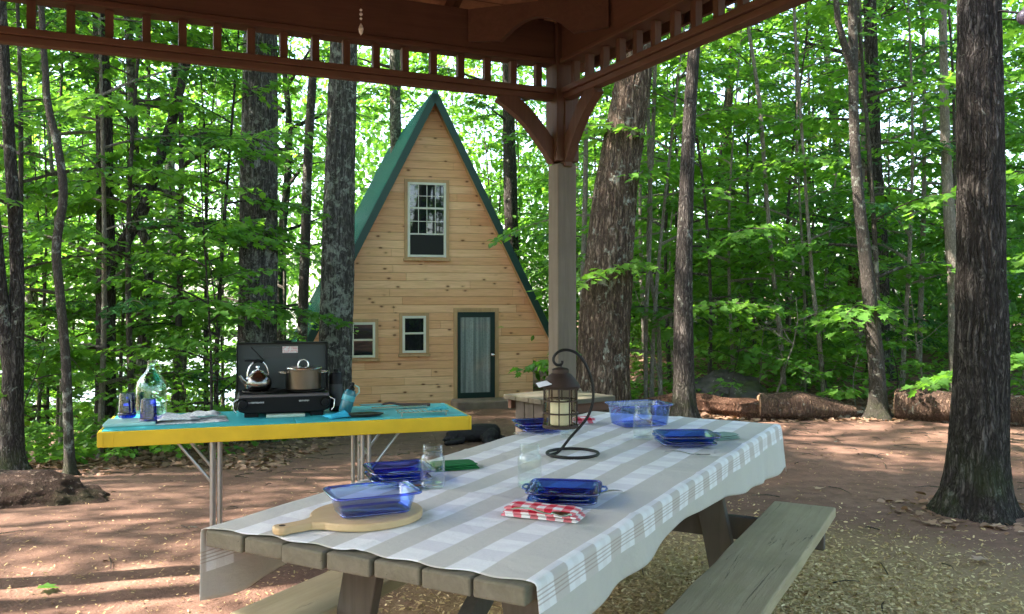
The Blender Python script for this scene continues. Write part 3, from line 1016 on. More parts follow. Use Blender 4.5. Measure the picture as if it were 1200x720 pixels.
def young_tree(x, y, k, rz, s, label, group=None, bark='bark_thin', name='young_tree', tilt=0):
    t_ = thing(name, label, 'tree' if name != 'leafy_seedling' else 'plant', (x, y, gz(x, y)), rz, group)
    t_.scale = (s, s, s)
    if tilt: t_.rotation_euler = (tilt, tilt * .5, rz)
    link('trunk', sap_trunk(k, bark), None, t_)
    link('crown', SAP[k][1], None, t_)
    return t_


def big_trunk(path, rads, bark, label, name='tree', group=None, flare=1.5, n=22, rough=.05, crown=None, topz=15, seed=0, branches=(), crown_rz=0, crown_s=1.0, furrow=.03, fs=26, fd=.016):
    """path: world points bottom to top (in view); extended upwards to topz."""
    base = path[0].copy()
    base.z = gz(base.x, base.y)
    t_ = thing(name, label, 'tree', base, 0, group)
    pts = [p - base for p in path]
    pts[0].z = 0
    d = (pts[-1] - pts[-2]).normalized()
    rads = list(rads)
    k = 0
    while pts[-1].z < topz - base.z:
        st = 1.3
        d = (d + Vector((0, 0, .12))).normalized()
        pts.append(pts[-1] + d * st); rads.append(max(.02, rads[-1] * .93))
    # resample smoothly
    zs = [p.z for p in pts]
    def ev(z):
        for i in range(len(pts) - 1):
            if z <= pts[i + 1].z or i == len(pts) - 2:
                f = (z - pts[i].z) / max(1e-6, pts[i + 1].z - pts[i].z)
                # catmull-rom on x, y
                p0, p1, p2, p3 = pts[max(0, i - 1)], pts[i], pts[i + 1], pts[min(len(pts) - 1, i + 2)]
                q = .5 * ((2 * p1) + (p2 - p0) * f + (2 * p0 - 5 * p1 + 4 * p2 - p3) * f * f + (3 * p1 - p0 - 3 * p2 + p3) * f ** 3)
                q.z = z
                return q, rads[i] * (1 - f) + rads[i + 1] * f
    P_, R_ = [], []
    z = -.25
    step = .035 if n >= 100 else max(.05, min(.12, rads[0] * .4))
    fur = []
    while z < zs[-1]:
        q, r_ = ev(max(0, z))
        q.z = z
        r_ *= 1 + (flare - 1) * math.exp(-max(0, z) / (rads[0] * 1.3)) + .5 * (flare - 1) * math.exp(-max(0, z) / (rads[0] * .35))
        P_.append(q); R_.append(r_)
        z += step if z < 6 else .5
    ph = seed * 3.1
    def jit(i, kk, p, a):
        z_ = p.z
        lobes = 1 + (.20 * math.sin(a * 3 + ph) + .16 * math.sin(a * 5 + ph * 2)) * math.exp(-max(0, z_) / (rads[0] * 1.8)) * (flare - 1) * 1.6
        ca, sa = math.cos(a), math.sin(a)
        if n >= 100:
            c_ = 2 * math.pi * rads[0]
            wx, wy = ca * rads[0] * fs + ph, sa * rads[0] * fs
            w_ = noise.noise((wx * .25, wy * .25, z_ * 2.2)) * .9
            q1 = abs(noise.noise((wx + w_, wy + w_, z_ * 1.7 + ph))) * 2.2
            q2 = abs(noise.noise((wx * 2.1 + w_, wy * 2.1 - w_, z_ * 4.2 - ph))) * 2.0
            rg = min(1, q1 * 1.5) * min(1, .45 + q2)
            fur.append(max(0, 1 - rg * 2.2))
            f = (rg - .6) * fd / rads[0] + noise.noise((ca * 2.2 + ph, sa * 2.2, z_ * .9)) * rough + noise.noise((wx * 5, wy * 5, z_ * 22)) * .004 / rads[0]
            return lobes * (1 + f)
        f = noise.noise((ca * 7 + ph, sa * 7, z_ * 1.2)) * furrow + noise.noise((ca * 2.2 + ph, sa * 2.2, z_ * .9)) * rough + noise.noise((ca * 14, sa * 14 + ph, z_ * 3.)) * furrow * .6
        return lobes * (1 + f)
    b = MB().tube(P_, R_, n, jit=jit)
    tk = b.build('trunk', M[bark], t_, 70 if n < 100 else 180)
    if fur:
        at_ = tk.data.attributes.new('furrow', 'FLOAT', 'POINT')
        at_.data.foreach_set('value', np.array(fur[:len(tk.data.vertices)], dtype=np.float32))
    for br in branches:                                 # (points world, r0, r1)
        bp = [q - base for q in br[0]]
        m_ = len(bp)
        bb_ = MB().tube(bp, [br[1] + (br[2] - br[1]) * i / (m_ - 1) for i in range(m_)], 9, jit=lambda i, kk, p, a: 1 + .12 * noise.noise(p * 9))
        bb_.build('branch', M[bark], t_, 70)
    if crown is not None:
        lb, cm = TALL[crown]
        q, _ = ev(min(zs[-1], 9))
        for nm, m_ in (('limbs', lb), ('crown', cm)):
            o = link(nm, m_, None, t_)
            o.location = (q.x, q.y, 0); o.rotation_euler = (0, 0, crown_rz); o.scale = (crown_s,) * 3
    return t_


def pxpath(d, rows):                                    # rows: (px, py, width px)
    return [at(a, b_, d) for a, b_, _ in rows], [w / F * d / 2 for _, _, w in rows]


def hero(d, rows, bark, label, **kw):
    p, r_ = pxpath(d, rows)
    return big_trunk(p, r_, bark, label, **kw)


# ---- the trunks one can tell apart
hero(5.53, [(1146, 600, 64), (1147, 540, 62), (1150, 420, 57), (1149, 300, 52), (1149, 150, 49), (1148, 0, 46)], 'bark_dark',
     'thick dark-barked tree standing alone on the bare earth beyond the bench end', flare=1.38, n=128, fs=30, fd=.013, crown=3, crown_rz=1, seed=1, furrow=.05)
hero(10.6, [(703, 490, 62), (706, 420, 58), (712, 330, 56), (722, 220, 50), (733, 150, 45), (744, 85, 40), (757, 0, 37)], 'bark_brown',
     'massive leaning tree with deeply ridged bark right behind the pavilion post', flare=1.35, n=150, fs=24, fd=.020, crown=1, crown_rz=2, seed=2, furrow=.06)
hero(12.0, [(300, 508, 46), (301, 420, 44), (303, 300, 43), (304, 180, 41), (305, 75, 39)], 'bark_grey',
     'straight grey tree with lichen rising behind the camp stove', flare=1.4, n=128, fs=30, fd=.013, crown=0, crown_rz=0, seed=3, furrow=.05)
hero(12.6, [(391, 505, 40), (393, 420, 38), (396, 300, 38), (399, 180, 34), (402, 85, 32)], 'bark_grey',
     'grey lichen-spotted tree standing before the left edge of the cabin', flare=1.4, n=128, fs=30, fd=.013, crown=3, crown_rz=3, seed=4, furrow=.05)
hero(14.2, [(353, 480, 13), (354, 400, 12), (358, 280, 12), (361, 180, 11), (366, 95, 10)], 'bark_thin',
     'thin upright grey tree between the two lichen-covered trunks', n=12, crown=3, crown_rz=4, seed=5, flare=1.2)
hero(9.6, [(801, 478, 26), (801, 400, 23), (801, 330, 21), (804, 230, 17), (808, 140, 15), (813, 60, 14)], 'bark_dark',
     'dark tree with a torn pale bark patch standing behind the reddish log', n=20, crown=0, crown_rz=5, seed=6)
hero(9.9, [(1030, 488, 20), (1028, 440, 18), (1022, 380, 17), (1014, 300, 15), (1005, 220, 13), (1001, 150, 11.5), (1000, 80, 11)], 'bark_thin',
     'slender forked tree with flared roots standing between the two dark logs', n=16, crown=None, seed=7, topz=8, flare=1.7,
     branches=[([at(1000, 85, 9.9), at(990, 55, 9.8), at(982, 25, 9.7), at(976, -40, 9.6)], .045, .03)])
hero(13.5, [(1030, 465, 24), (1030, 380, 23), (1030, 290, 20), (1025, 200, 17), (1022, 100, 15)], 'bark_dark',
     'dark shaded trunk directly behind the slender forked tree', n=16, crown=1, crown_rz=.5, seed=8)
hero(10.9, [(1121, 470, 15), (1119, 400, 14), (1117, 320, 13), (1112, 250, 13), (1108, 170, 11), (1106, 80, 9)], 'bark_pale',
     'pale peeling-barked tree just left of the thick dark-barked tree', n=14, crown=None, seed=9, topz=9, flare=1.2)
hero(8.1, [(14, 532, 27), (14, 480, 25), (16, 420, 22), (20, 330, 15), (16, 240, 14), (10, 150, 13), (6, 90, 12)], 'bark_dark',
     'dark twin-stemmed tree at the wood edge above the low earth mound', n=18, crown=None, seed=10,
     branches=[([at(14, 440, 8.1), at(7, 395, 8.05), at(0, 340, 8.0), at(-8, 250, 7.9), at(-14, 120, 7.8)], .075, .05)])
hero(7.6, [(82, 546, 13), (80, 500, 11), (77, 420, 10.5), (70, 340, 10), (66, 290, 10), (74, 230, 10), (69, 180, 9.5), (56, 120, 8), (52, 70, 7)], 'bark_thin',
     'thin crooked young tree with a bend halfway up beside the mound', n=12, crown=None, seed=11, topz=6.5, flare=1.5)
hero(10.2, [(124, 505, 26), (124, 430, 22), (124, 320, 21), (123, 220, 19), (122, 140, 18), (119, 70, 17)], 'bark_dark',
     'blackish tree with a low side limb rising behind the glass jug', n=20, crown=1, crown_s=.6, crown_rz=3.3, seed=12,
     branches=[([at(128, 312, 10.2), at(142, 290, 10.2), at(155, 268, 10.25), at(168, 245, 10.3), at(186, 190, 10.4), at(205, 130, 10.5), at(222, 60, 10.6)], .085, .05)])
hero(11.2, [(166, 500, 15), (167, 420, 14), (171, 340, 12), (176, 292, 12), (164, 268, 11), (160, 230, 10), (157, 150, 10), (153, 80, 10)], 'bark_grey',
     'crooked grey tree with a kinked stem next to the blackish tree', n=14, crown=None, seed=13, topz=8)
hero(22, [(466, 420, 15), (465, 250, 14), (463, 110, 13)], 'bark_grey',
     'grey trunk standing far behind the cabin roof', n=12, crown=3, crown_rz=2, seed=14)
hero(25, [(601, 430, 17), (600, 300, 16), (598, 220, 16), (596, 130, 14)], 'bark_dark',
     'mossy dark trunk between the cabin roof and the pavilion post', n=12, crown=1, crown_rz=2.6, seed=15)
hero(11.8, [(674, 470, 5), (673, 400, 5), (671, 330, 5), (669, 250, 5), (673, 170, 5), (676, 90, 4)], 'bark_pale',
     'whitish wavy sapling stem close beside the pavilion post', n=8, crown=None, seed=16, topz=6)
hero(12.3, [(682, 470, 7), (682, 400, 7), (684, 300, 6.5), (686, 220, 6), (687, 130, 5)], 'bark_pale',
     'whitish straight sapling stem between the pavilion post and the massive leaning tree', n=8, crown=None, seed=17, topz=6.5)
hero(10.9, [(966, 462, 6), (960, 400, 6), (952, 330, 5), (946, 250, 4)], 'bark_pale',
     'slim pale stem rising behind the log, nearer to the slender forked tree', n=8, crown=None, seed=18, topz=4.5)
hero(11.2, [(919, 455, 7), (914, 390, 6), (905, 310, 5), (899, 240, 5), (890, 120, 5), (878, 40, 4)], 'bark_pale',
     'long slim pale stem leaning behind the mossy boulder', n=8, crown=None, seed=19, topz=7)
hero(11.0, [(757, 460, 5), (757, 380, 5), (762, 260, 5), (760, 150, 5)], 'bark_pale',
     'thin pale stem just right of the massive leaning tree', n=8, crown=None, seed=20, topz=6)
hero(11.1, [(774, 460, 6), (771, 380, 5), (760, 300, 5), (765, 160, 5)], 'bark_pale',
     'second thin pale stem right of the massive leaning tree', n=8, crown=None, seed=21, topz=6)

# ---- bare dead saplings with grey branching twigs
def dead_sapling(px, py, d, H, seed, label):
    r = random.Random(seed)
    p = at(px, py, d); p.z = gz(p.x, p.y)
    t_ = thing('dead_sapling', label, 'dead tree', p)
    b = MB()
    def grow(o, dr, L, r0, lev):
        pts = [o]; q = o.copy(); dd = dr.copy()
        for i in range(5):
            dd = (dd + Vector((r.gauss(0, .16), r.gauss(0, .16), r.gauss(0, .1)))).normalized()
            q = q + dd * L / 5; pts.append(q.copy())
        b.tube(pts, [r0 * (1 - .75 * i / 5) for i in range(6)], 5)
        if lev:
            for k in range(5 if lev == 2 else 3):
                s_ = pts[r.randint(2, 5)]
                a = r.uniform(0, 6.28)
                grow(s_.copy(), (dd * .5 + Vector((math.cos(a), math.sin(a), r.uniform(-.2, .5))) * .8).normalized(), L * r.uniform(.3, .5), r0 * .45, lev - 1)
    grow(Vector((0, 0, -.05)), Vector((r.gauss(0, .15), r.gauss(0, .1), 1)).normalized(), H, .014, 2)
    b.build('bare_stem', M['bark_pale'], t_, 60)
dead_sapling(905, 470, 10.6, 1.5, 1, 'bare pale dead sapling behind the mossy boulder')
dead_sapling(880, 470, 11.2, 1.1, 2, 'small bare dead sapling left of the taller bare one behind the boulder')
dead_sapling(780, 470, 10.8, 2.4, 3, 'bare dead sapling between the massive leaning tree and the dark tree with torn bark')
dead_sapling(1085, 470, 11.0, 2.2, 4, 'bare dead sapling behind the right-hand dark log')
# ---- younger trees filling the wood; groups by where they stand
rnd = random.Random(77)
placed = []


def free(x, y, dmin):
    # clearing, cabin and pavilion stay open
    if -3.9 < x < 1.6 and 14.5 < y < 27 and not (x < -4.4): return False
    for a, b_, c in placed:
        if math.hypot(a - x, b_ - y) < max(dmin, c * .0): return False
    return True


def fill(n, xr, yr, cond, kinds, label, group, dmin, sc_=(.8, 1.25), bark=('bark_thin', 'bark_thin', 'bark_dark', 'bark_pale'), name='young_tree'):
    c, tries = 0, 0
    while c < n and tries < 4000:
        tries += 1
        x, y = rnd.uniform(*xr), rnd.uniform(*yr)
        px = 600 + F * x / y
        if not cond(x, y, px) or not free(x, y, dmin): continue
        placed.append((x, y, dmin))
        young_tree(x, y, rnd.choice(kinds), rnd.uniform(0, 6.28), rnd.uniform(*sc_), label, group, rnd.choice(bark), name)
        c += 1


fill(22, (1.6, 10), (10.9, 16), lambda x, y, px: 690 < px < 1290 and y > 10.9 + .0 * x, [0, 1, 2, 3, 5, 5], 'leafy young tree in the front ranks of the wood behind the fallen logs', 'young trees behind the logs', .9)
fill(30, (2.0, 17), (16, 25), lambda x, y, px: 690 < px < 1260, [0, 1, 3, 5], 'leafy young tree deep in the wood beyond the fallen logs', 'young trees deep in the wood beyond the logs', 1.1, (.95, 1.5))
fill(17, (-10, -3.4), (9.3, 15), lambda x, y, px: -60 < px < 270 and y > 9.2 + .0, [0, 1, 2, 3, 5], 'leafy young tree in the wood behind the camp table', 'young trees behind the camp table', .9, (.8, 1.15))
fill(18, (-15, -4.6), (15, 25), lambda x, y, px: -60 < px < 340, [0, 1, 3, 5], 'leafy young tree on the slope towards the lake', 'young trees towards the lake', 1.5, (.9, 1.4))
fill(9, (-3.8, 2.2), (24, 31), lambda x, y, px: 400 < px < 700, [1, 3, 5], 'leafy young tree in the wood behind the cabin', 'young trees behind the cabin', 1.4, (1.2, 1.7))
fill(4, (1.6, 3.4), (19.5, 25), lambda x, y, px: 660 < px < 740, [0, 1, 3], 'leafy young tree in the gap between the cabin and the massive leaning tree', 'young trees right of the cabin', 1.0, (.8, 1.1))
# low sunlit seedlings along the wood's edge
fill(9, (2.0, 7), (10.4, 12.5), lambda x, y, px: 760 < px < 1230, [4, 6, 6], 'low leafy seedling at the wood edge behind the logs', 'seedlings behind the logs', .5, (.6, 1.0), name='leafy_seedling')
fill(9, (-6.5, -3.0), (8.4, 10.5), lambda x, y, px: -40 < px < 260, [4, 6, 6, 2], 'low leafy seedling at the wood edge behind the camp table', 'seedlings behind the camp table', .55, (.6, 1.0), name='leafy_seedling')
young_tree(3.95, 10.9, 6, .3, 1.1, 'bright green low seedling beside the foot of the slender forked tree', None, 'bark_thin', 'leafy_seedling')
young_tree(4.9, 11.2, 6, 2.3, .9, 'small bright seedling between the slender forked tree and the right-hand log', None, 'bark_thin', 'leafy_seedling')
# overhanging maples nearer the eye on the right and left
young_tree(4.45, 10.75, 1, 1.2, 1.02, 'spreading young maple whose layered sprays hang in front of the wood on the right', None, 'bark_thin')
young_tree(2.55, 11.4, 0, 2.2, .95, 'young maple with bright level sprays beside the dark tree with the torn bark', None, 'bark_thin')
young_tree(5.6, 8.2, 0, 4.2, 1.1, 'bushy young maple just behind the thick dark-barked tree', None, 'bark_thin')
young_tree(-4.1, 9.4, 1, .4, .95, 'young maple spreading over the far end of the camp table', None, 'bark_thin')
young_tree(-5.0, 8.9, 3, 2.4, .9, 'young tree with drooping sprays between the crooked young tree and the twin-stemmed tree', None, 'bark_thin')

# ---- more tall trees: the last set is unseen, added to shade the clearing
TB = {}
def tall_tree(x, y, k, rz, s, label, group, bark='bark_dark', r=.17):
    key = (k, bark)
    if key not in TB:
        b = MB()
        H = (14.5, 16.5, 13, 18, 15)[k] * .97
        n = 26
        b.tube([(.12 * math.sin(i * .5), .12 * math.cos(i * .43), H * i / n - (.3 if i == 0 else 0)) for i in range(n + 1)],
               [r * (1.4 if i == 0 else (1.1 if i == 1 else 1 - .85 * i / n)) for i in range(n + 1)], 14, jit=lambda i, q, p, a: 1 + .07 * noise.noise((math.cos(a) * 4, math.sin(a) * 4, p.z)))
        TB[key] = b.mesh('tall_trunk', 70); TB[key].materials.append(M[bark])
    t_ = thing('tall_tree', label, 'tree', (x, y, gz(x, y)), rz, group)
    t_.scale = (s, s, s)
    link('trunk', TB[key], None, t_)
    link('limbs', TALL[k][0], None, t_); link('crown', TALL[k][1], None, t_)


g1 = 'tall straight forest tree in the wood beyond the fallen logs'
for x, y, k in ((6.9, 17.2, 2), (10.6, 19, 3), (5.6, 22, 1), (9.2, 25, 0), (13.5, 24.5, 2), (3.2, 26, 3)):
    tall_tree(x, y, k, rnd.uniform(0, 6), rnd.uniform(.9, 1.1), g1, 'tall trees beyond the logs', rnd.choice(['bark_dark', 'bark_brown', 'bark_grey']), .15)
g2 = 'tall straight forest tree on the lake side of the wood'
for x, y, k in ((-6.6, 17.0, 0), (-9.8, 17.5, 3), (-5.9, 22.5, 2), (-10, 24, 1)):
    tall_tree(x, y, k, rnd.uniform(0, 6), rnd.uniform(.9, 1.1), g2, 'tall trees towards the lake', rnd.choice(['bark_dark', 'bark_grey']), .13)
g3 = 'unseen tall tree added beside the clearing so that its crown shades the ground'
for x, y, k in SHADERS:
    tall_tree(x, y, k, rnd.uniform(0, 6), rnd.uniform(.95, 1.15), g3, 'added shade trees around the clearing', 'bark_dark', .16)

# ---- the far wood, one mass
lv = Leaves(5)
rn = lv.r
for i in range(520):
    a = rn.uniform(-1.05, 1.05)
    d = rn.uniform(29, 44)
    x, y = math.sin(a) * d, math.cos(a) * d
    if x < -6 and y < 33 and rn.uniform() < .5: continue
    zb = gz(x, y)
    lo = .3 if x > -2 else 2.2
    hgt_ = rn.uniform(lo, 15) ** 1.0
    c = np.array([x, y, zb + hgt_])
    tn = rn.uniform(.2, .75)
    m_ = 85
    off = rn.normal(0, 1, (m_, 3)) * np.array([1.35, 1.35, .55])
    for q in range(m_):
        lv.add(c + off[q], rn.normal(0, 1, 3) + np.array([0, 0, -.4]), np.array([rn.normal(0, .45), rn.normal(0, .45), 1]), .30 * rn.uniform(.6, 1.3), np.clip(tn + rn.normal(0, .12), 0, 1))
for i in range(330):                                    # high foliage closing the sky behind the cabin
    a = rn.uniform(-.62, .22)
    d = rn.uniform(29, 40)
    x, y = math.sin(a) * d, math.cos(a) * d
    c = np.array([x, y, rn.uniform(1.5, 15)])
    tn = rn.uniform(.3, .9)
    off = rn.normal(0, 1, (75, 3)) * np.array([1.4, 1.4, .6])
    for q in range(75):
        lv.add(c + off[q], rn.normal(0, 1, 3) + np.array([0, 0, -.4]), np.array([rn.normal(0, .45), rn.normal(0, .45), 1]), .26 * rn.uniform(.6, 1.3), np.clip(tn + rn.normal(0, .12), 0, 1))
for i in range(200):                                    # shrubs on the farther forest floor
    a = rn.uniform(.06, .75)
    d = rn.uniform(18, 27)
    x, y = math.sin(a) * d, math.cos(a) * d
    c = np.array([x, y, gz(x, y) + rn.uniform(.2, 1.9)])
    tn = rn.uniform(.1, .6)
    off = rn.normal(0, 1, (70, 3)) * np.array([.9, .9, .4])
    for q in range(70):
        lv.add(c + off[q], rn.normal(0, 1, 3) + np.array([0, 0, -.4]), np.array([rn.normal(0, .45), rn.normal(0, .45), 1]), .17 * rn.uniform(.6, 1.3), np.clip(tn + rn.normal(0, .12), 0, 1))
for i in range(260):                                    # low foliage closing the view under the crowns
    a = rn.uniform(.02, 1.0)
    d = rn.uniform(24, 33)
    x, y = math.sin(a) * d, math.cos(a) * d
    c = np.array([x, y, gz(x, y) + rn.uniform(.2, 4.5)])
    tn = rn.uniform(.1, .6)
    off = rn.normal(0, 1, (70, 3)) * np.array([1.3, 1.3, .5])
    for q in range(70):
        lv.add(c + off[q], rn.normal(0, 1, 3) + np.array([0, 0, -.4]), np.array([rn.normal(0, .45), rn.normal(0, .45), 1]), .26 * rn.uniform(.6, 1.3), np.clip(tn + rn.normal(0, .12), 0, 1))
for i in range(620):                                    # unseen foliage added round behind to dim the light from there
    a = rn.uniform(1.05, 2 * math.pi - 1.05)
    d = rn.uniform(15, 27)
    x, y = math.sin(a) * d, math.cos(a) * d
    c = np.array([x, y, gz(x, y) + rn.uniform(.3, 13 if x > -6 else 8)])
    tn = rn.uniform(.2, .75)
    off = rn.normal(0, 1, (60, 3)) * np.array([1.35, 1.35, .6])
    for q in range(60):
        lv.add(c + off[q], rn.normal(0, 1, 3) + np.array([0, 0, -.4]), np.array([rn.normal(0, .45), rn.normal(0, .45), 1]), .34 * rn.uniform(.6, 1.3), np.clip(tn + rn.normal(0, .12), 0, 1))
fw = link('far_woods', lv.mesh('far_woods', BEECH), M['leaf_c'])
tag(fw, 'mass of green foliage of the wood farther away', 'woods', kind='stuff')
# undergrowth under the trees
lv = Leaves(6)
rn = lv.r
for i in range(1500):
    if rn.uniform() < .62:
        x, y = rn.uniform(1.2, 13), rn.uniform(10.6, 22)
        if y < 10.7 + rn.uniform(0, .8): continue
    else:
        x, y = rn.uniform(-11, -3.0), rn.uniform(8.2, 20)
        if y < 8.0 + rn.uniform(0, .6) - .2 * (x + 5): continue
    if -3.9 < x < 1.4 and y > 14.5: continue
    c = np.array([x, y, gz(x, y)])
    tn = rn.uniform(.2, .7)
    hh = rn.uniform(.08, .5)
    for q in range(14):
        an = rn.uniform(0, 6.28)
        rr_ = rn.uniform(.02, .22)
        lv.add(c + np.array([math.cos(an) * rr_, math.sin(an) * rr_, hh * rn.uniform(.4, 1)]), np.array([math.cos(an), math.sin(an), rn.normal(-.1, .3)]), np.array([rn.normal(0, .3), rn.normal(0, .3), 1]), .10 * rn.uniform(.6, 1.3), np.clip(tn + rn.normal(0, .12), 0, 1))
ug = link('undergrowth', lv.mesh('undergrowth', MAPLE), M['leaf_a'])
tag(ug, 'low green undergrowth carpeting the floor of the wood', 'undergrowth', kind='stuff')

# ---- litter of dry leaves and wood chips on the ground
lv = Leaves(8); rn = lv.r
def lie(x, y, size, tone, tilt=.25):
    an = rn.uniform(0, 6.28)
    lv.add(np.array([x, y, gz(x, y) + .012]), np.array([math.cos(an), math.sin(an), rn.normal(0, tilt * .6)]), np.array([rn.normal(0, tilt), rn.normal(0, tilt), 1]), size, np.clip(tone, 0, 1))
for i in range(9000):                                   # thick leaf bed at the wood's edge
    x, y = rn.uniform(.8, 8.5), 9.7 + abs(rn.normal(0, 1.3))
    lie(x, y, .085 * rn.uniform(.6, 1.3), rn.normal(.55, .2), .4)
for i in range(6000):
    x = rn.uniform(-9, -2.2); y = 8.3 + abs(rn.normal(0, 1.6)) - .12 * (x + 5)
    lie(x, y, .08 * rn.uniform(.6, 1.3), rn.normal(.4, .2), .4)
for i in range(2600):                                   # thin scatter over the clearing
    x, y = rn.uniform(-5, 6.5), rn.uniform(2.2, 17)
    if rn.uniform() < .25 or y > 6: lie(x, y, .036 * rn.uniform(.4, 1.3), rn.normal(.45, .25))
for bx, by, rad_, cnt in ((2.96, 5.53, .36, 170), (4.17, 9.9, .25, 120), (-3.86, 7.6, .25, 80), (1.95, 9.6, .3, 100)):
    for i in range(cnt):                                # drifts against the trunks
        an = rn.uniform(0, 6.28); q = rad_ * (.85 + abs(rn.normal(0, .35)))
        lie(bx + q * math.cos(an), by + q * math.sin(an), .06 * rn.uniform(.5, 1.4), rn.normal(.45, .25), .5)
ll = link('leaf_litter', lv.mesh('leaf_litter', BEECH), M['litter'])
tag(ll, 'dry brown fallen leaves littering the clearing', 'fallen leaves', kind='stuff')
lv = Leaves(9); rn = lv.r
for i in range(30000):
    x, y = rn.normal(1.05, .8), rn.normal(3.8, .75)
    if y < .9 or y > 6.5 or x > 4.5: continue
    lie(x, y, .0155 * rn.uniform(.4, 1.9), rn.normal(.6, .3), .5)
for i in range(1800):
    x, y = rn.normal(-1.8, .9), rn.normal(4.2, .8)
    if y < 1.5: continue
    lie(x, y, .014 * rn.uniform(.5, 1.6), rn.normal(.4, .25), .35)
for i in range(3000):
    x, y = rn.uniform(-3, 6), rn.uniform(2, 8)
    lie(x, y, .012 * rn.uniform(.5, 1.6), rn.normal(.6, .25), .35)
CHIP = ([(0, 0), (.16, .05), (.19, .6), (.08, 1.0), (0, 1)], .05)
tw_ = MB(); rr3 = random.Random(4)
for i in range(420):
    x, y = rr3.uniform(-6, 6.5), rr3.uniform(2.6, 10.5)
    if rr3.random() < .5: y = 9 + rr3.gauss(0, 1)
    an = rr3.uniform(0, 6.28); L = rr3.uniform(.05, .28)
    p0 = Vector((x, y, gz(x, y) + .008)); p2 = Vector((x + L * math.cos(an), y + L * math.sin(an), 0)); p2.z = gz(p2.x, p2.y) + .012
    p1 = (p0 + p2) / 2 + Vector((rr3.gauss(0, .012), rr3.gauss(0, .012), .008))
    tw_.tube([p0, p1, p2], [.0035, .003, .0018], 4)
tg_ = tw_.build('fallen_twigs', M['bark_thin'], None, 60)
tag(tg_, 'small dry twigs scattered over the bare earth', 'twigs', kind='stuff')
wc = link('wood_chips', lv.mesh('wood_chips', CHIP), M['chips'])
tag(wc, 'pale shredded wood chips strewn around the picnic table', 'wood chips', kind='stuff')
# ================================================================== logs, boulder, mound, dog
def log(name, label, pts, rads, mat, n=26, seed=0, rough=.16, endmat=None):
    o = thing(name, label, 'log', pts[0])
    P_ = [p - pts[0] for p in pts]
    m_ = len(P_)
    fine, fr_ = [], []
    for i in range(m_ - 1):
        for q in range(9):
            f = q / 9
            fine.append(P_[i].lerp(P_[i + 1], f)); fr_.append(rads[i] * (1 - f) + rads[i + 1] * f)
    fine.append(P_[-1]); fr_.append(rads[-1])
    L = len(fine)
    def jit(i, k, p, a):
        f = 1 + noise.noise((p.x * 1.6, p.y * 1.6 + seed, math.cos(a) * 1.2)) * rough + noise.noise((math.cos(a) * 5, p.x * 4, math.sin(a) * 5 + seed)) * rough * .6
        return f
    b = MB().tube(fine, fr_, n, jit=jit)
    b.build('bark', mat, o, 50)
    if endmat:
        for e, (p, q, r_) in enumerate(((fine[0], fine[1], fr_[0]), (fine[-1], fine[-2], fr_[-1]))):
            d = (p - q).normalized()
            bb_ = MB().tube([p - d * .01, p + d * .012], [r_ * .9, r_ * .86], n, jit=jit)
            bb_.build('cut_end', endmat, o, 40)
    return o


def gp(px, py, lift=0):                                  # point of the ground seen at a pixel
    d = 3.0
    while d < 40:
        z = EYE - (py - HZ) / F * d
        x = (px - 600) / F * d
        if z <= gz(x, d): break
        d += .02
    return Vector((x, d, gz(x, d) + lift))


ENDW = m_wood('splintered heartwood', (.30, .17, .10), (.42, .26, .16), 0, .8, .6)
M['bare_log'] = m_wood('bare weathered log', (.21, .105, .068), (.32, .18, .12), 0, .8, .8, (.10, .05, .03), .5, None, .6)
def lp(px, d): return Vector(((px - 600) / F * d, d, gz((px - 600) / F * d, d)))
a, q1, q2, q3 = lp(738, 10.5), lp(800, 10.2), lp(870, 10.0), lp(905, 9.95)
log('reddish_log', 'long thin reddish log lying behind the far end of the picnic table', [a + Vector((0, 0, .22)), q1 + Vector((0, .15, .13)), q2 + Vector((0, .0, .10)), q3 + Vector((.05, 0, .11))], [.09, .115, .13, .11], M['bark_red'], 30, 1, .42, ENDW)
a = gp(893, 493); q1 = gp(940, 494); q2 = gp(985, 493); q3 = gp(1022, 492)
log('barked_log', 'short thick bark-covered log between the reddish log and the slender forked tree', [a + Vector((0, .1, .15)), q1 + Vector((0, .12, .15)), q2 + Vector((0, .15, .09)), q3 + Vector((0, .2, .05))], [.15, .165, .12, .06], M['bark_log'], 26, 2, .22, ENDW)
a = gp(1056, 492); q1 = gp(1120, 497); q2 = gp(1180, 500); q3 = gp(1290, 503)
log('dark_log', 'thick dark decayed log passing behind the dark-barked tree', [a + Vector((0, .1, .17)), q1 + Vector((0, .12, .16)), q2 + Vector((0, .1, .16)), q3 + Vector((0, .1, .15))], [.18, .18, .175, .16], M['bark_log'], 26, 3, .2, ENDW)


def rock(name, label, cat, c, dims, mat, seed, sub=5, amp=.28):
    import bmesh
    bm = bmesh.new()
    bmesh.ops.create_icosphere(bm, subdivisions=sub, radius=1)
    for v in bm.verts:
        p = v.co.copy()
        f = 1 + amp * noise.fractal(p * 1.1 + Vector((seed, 0, 0)), 1, 2, 5) + .05 * noise.noise(p * 7)
        v.co = Vector((p.x * f * dims[0], p.y * f * dims[1], p.z * f * dims[2]))
    me = bpy.data.meshes.new(name); bm.to_mesh(me); bm.free()
    me.polygons.foreach_set('use_smooth', [True] * len(me.polygons))
    o = link(name, me, mat); o.location = c
    return tag(o, label, cat)


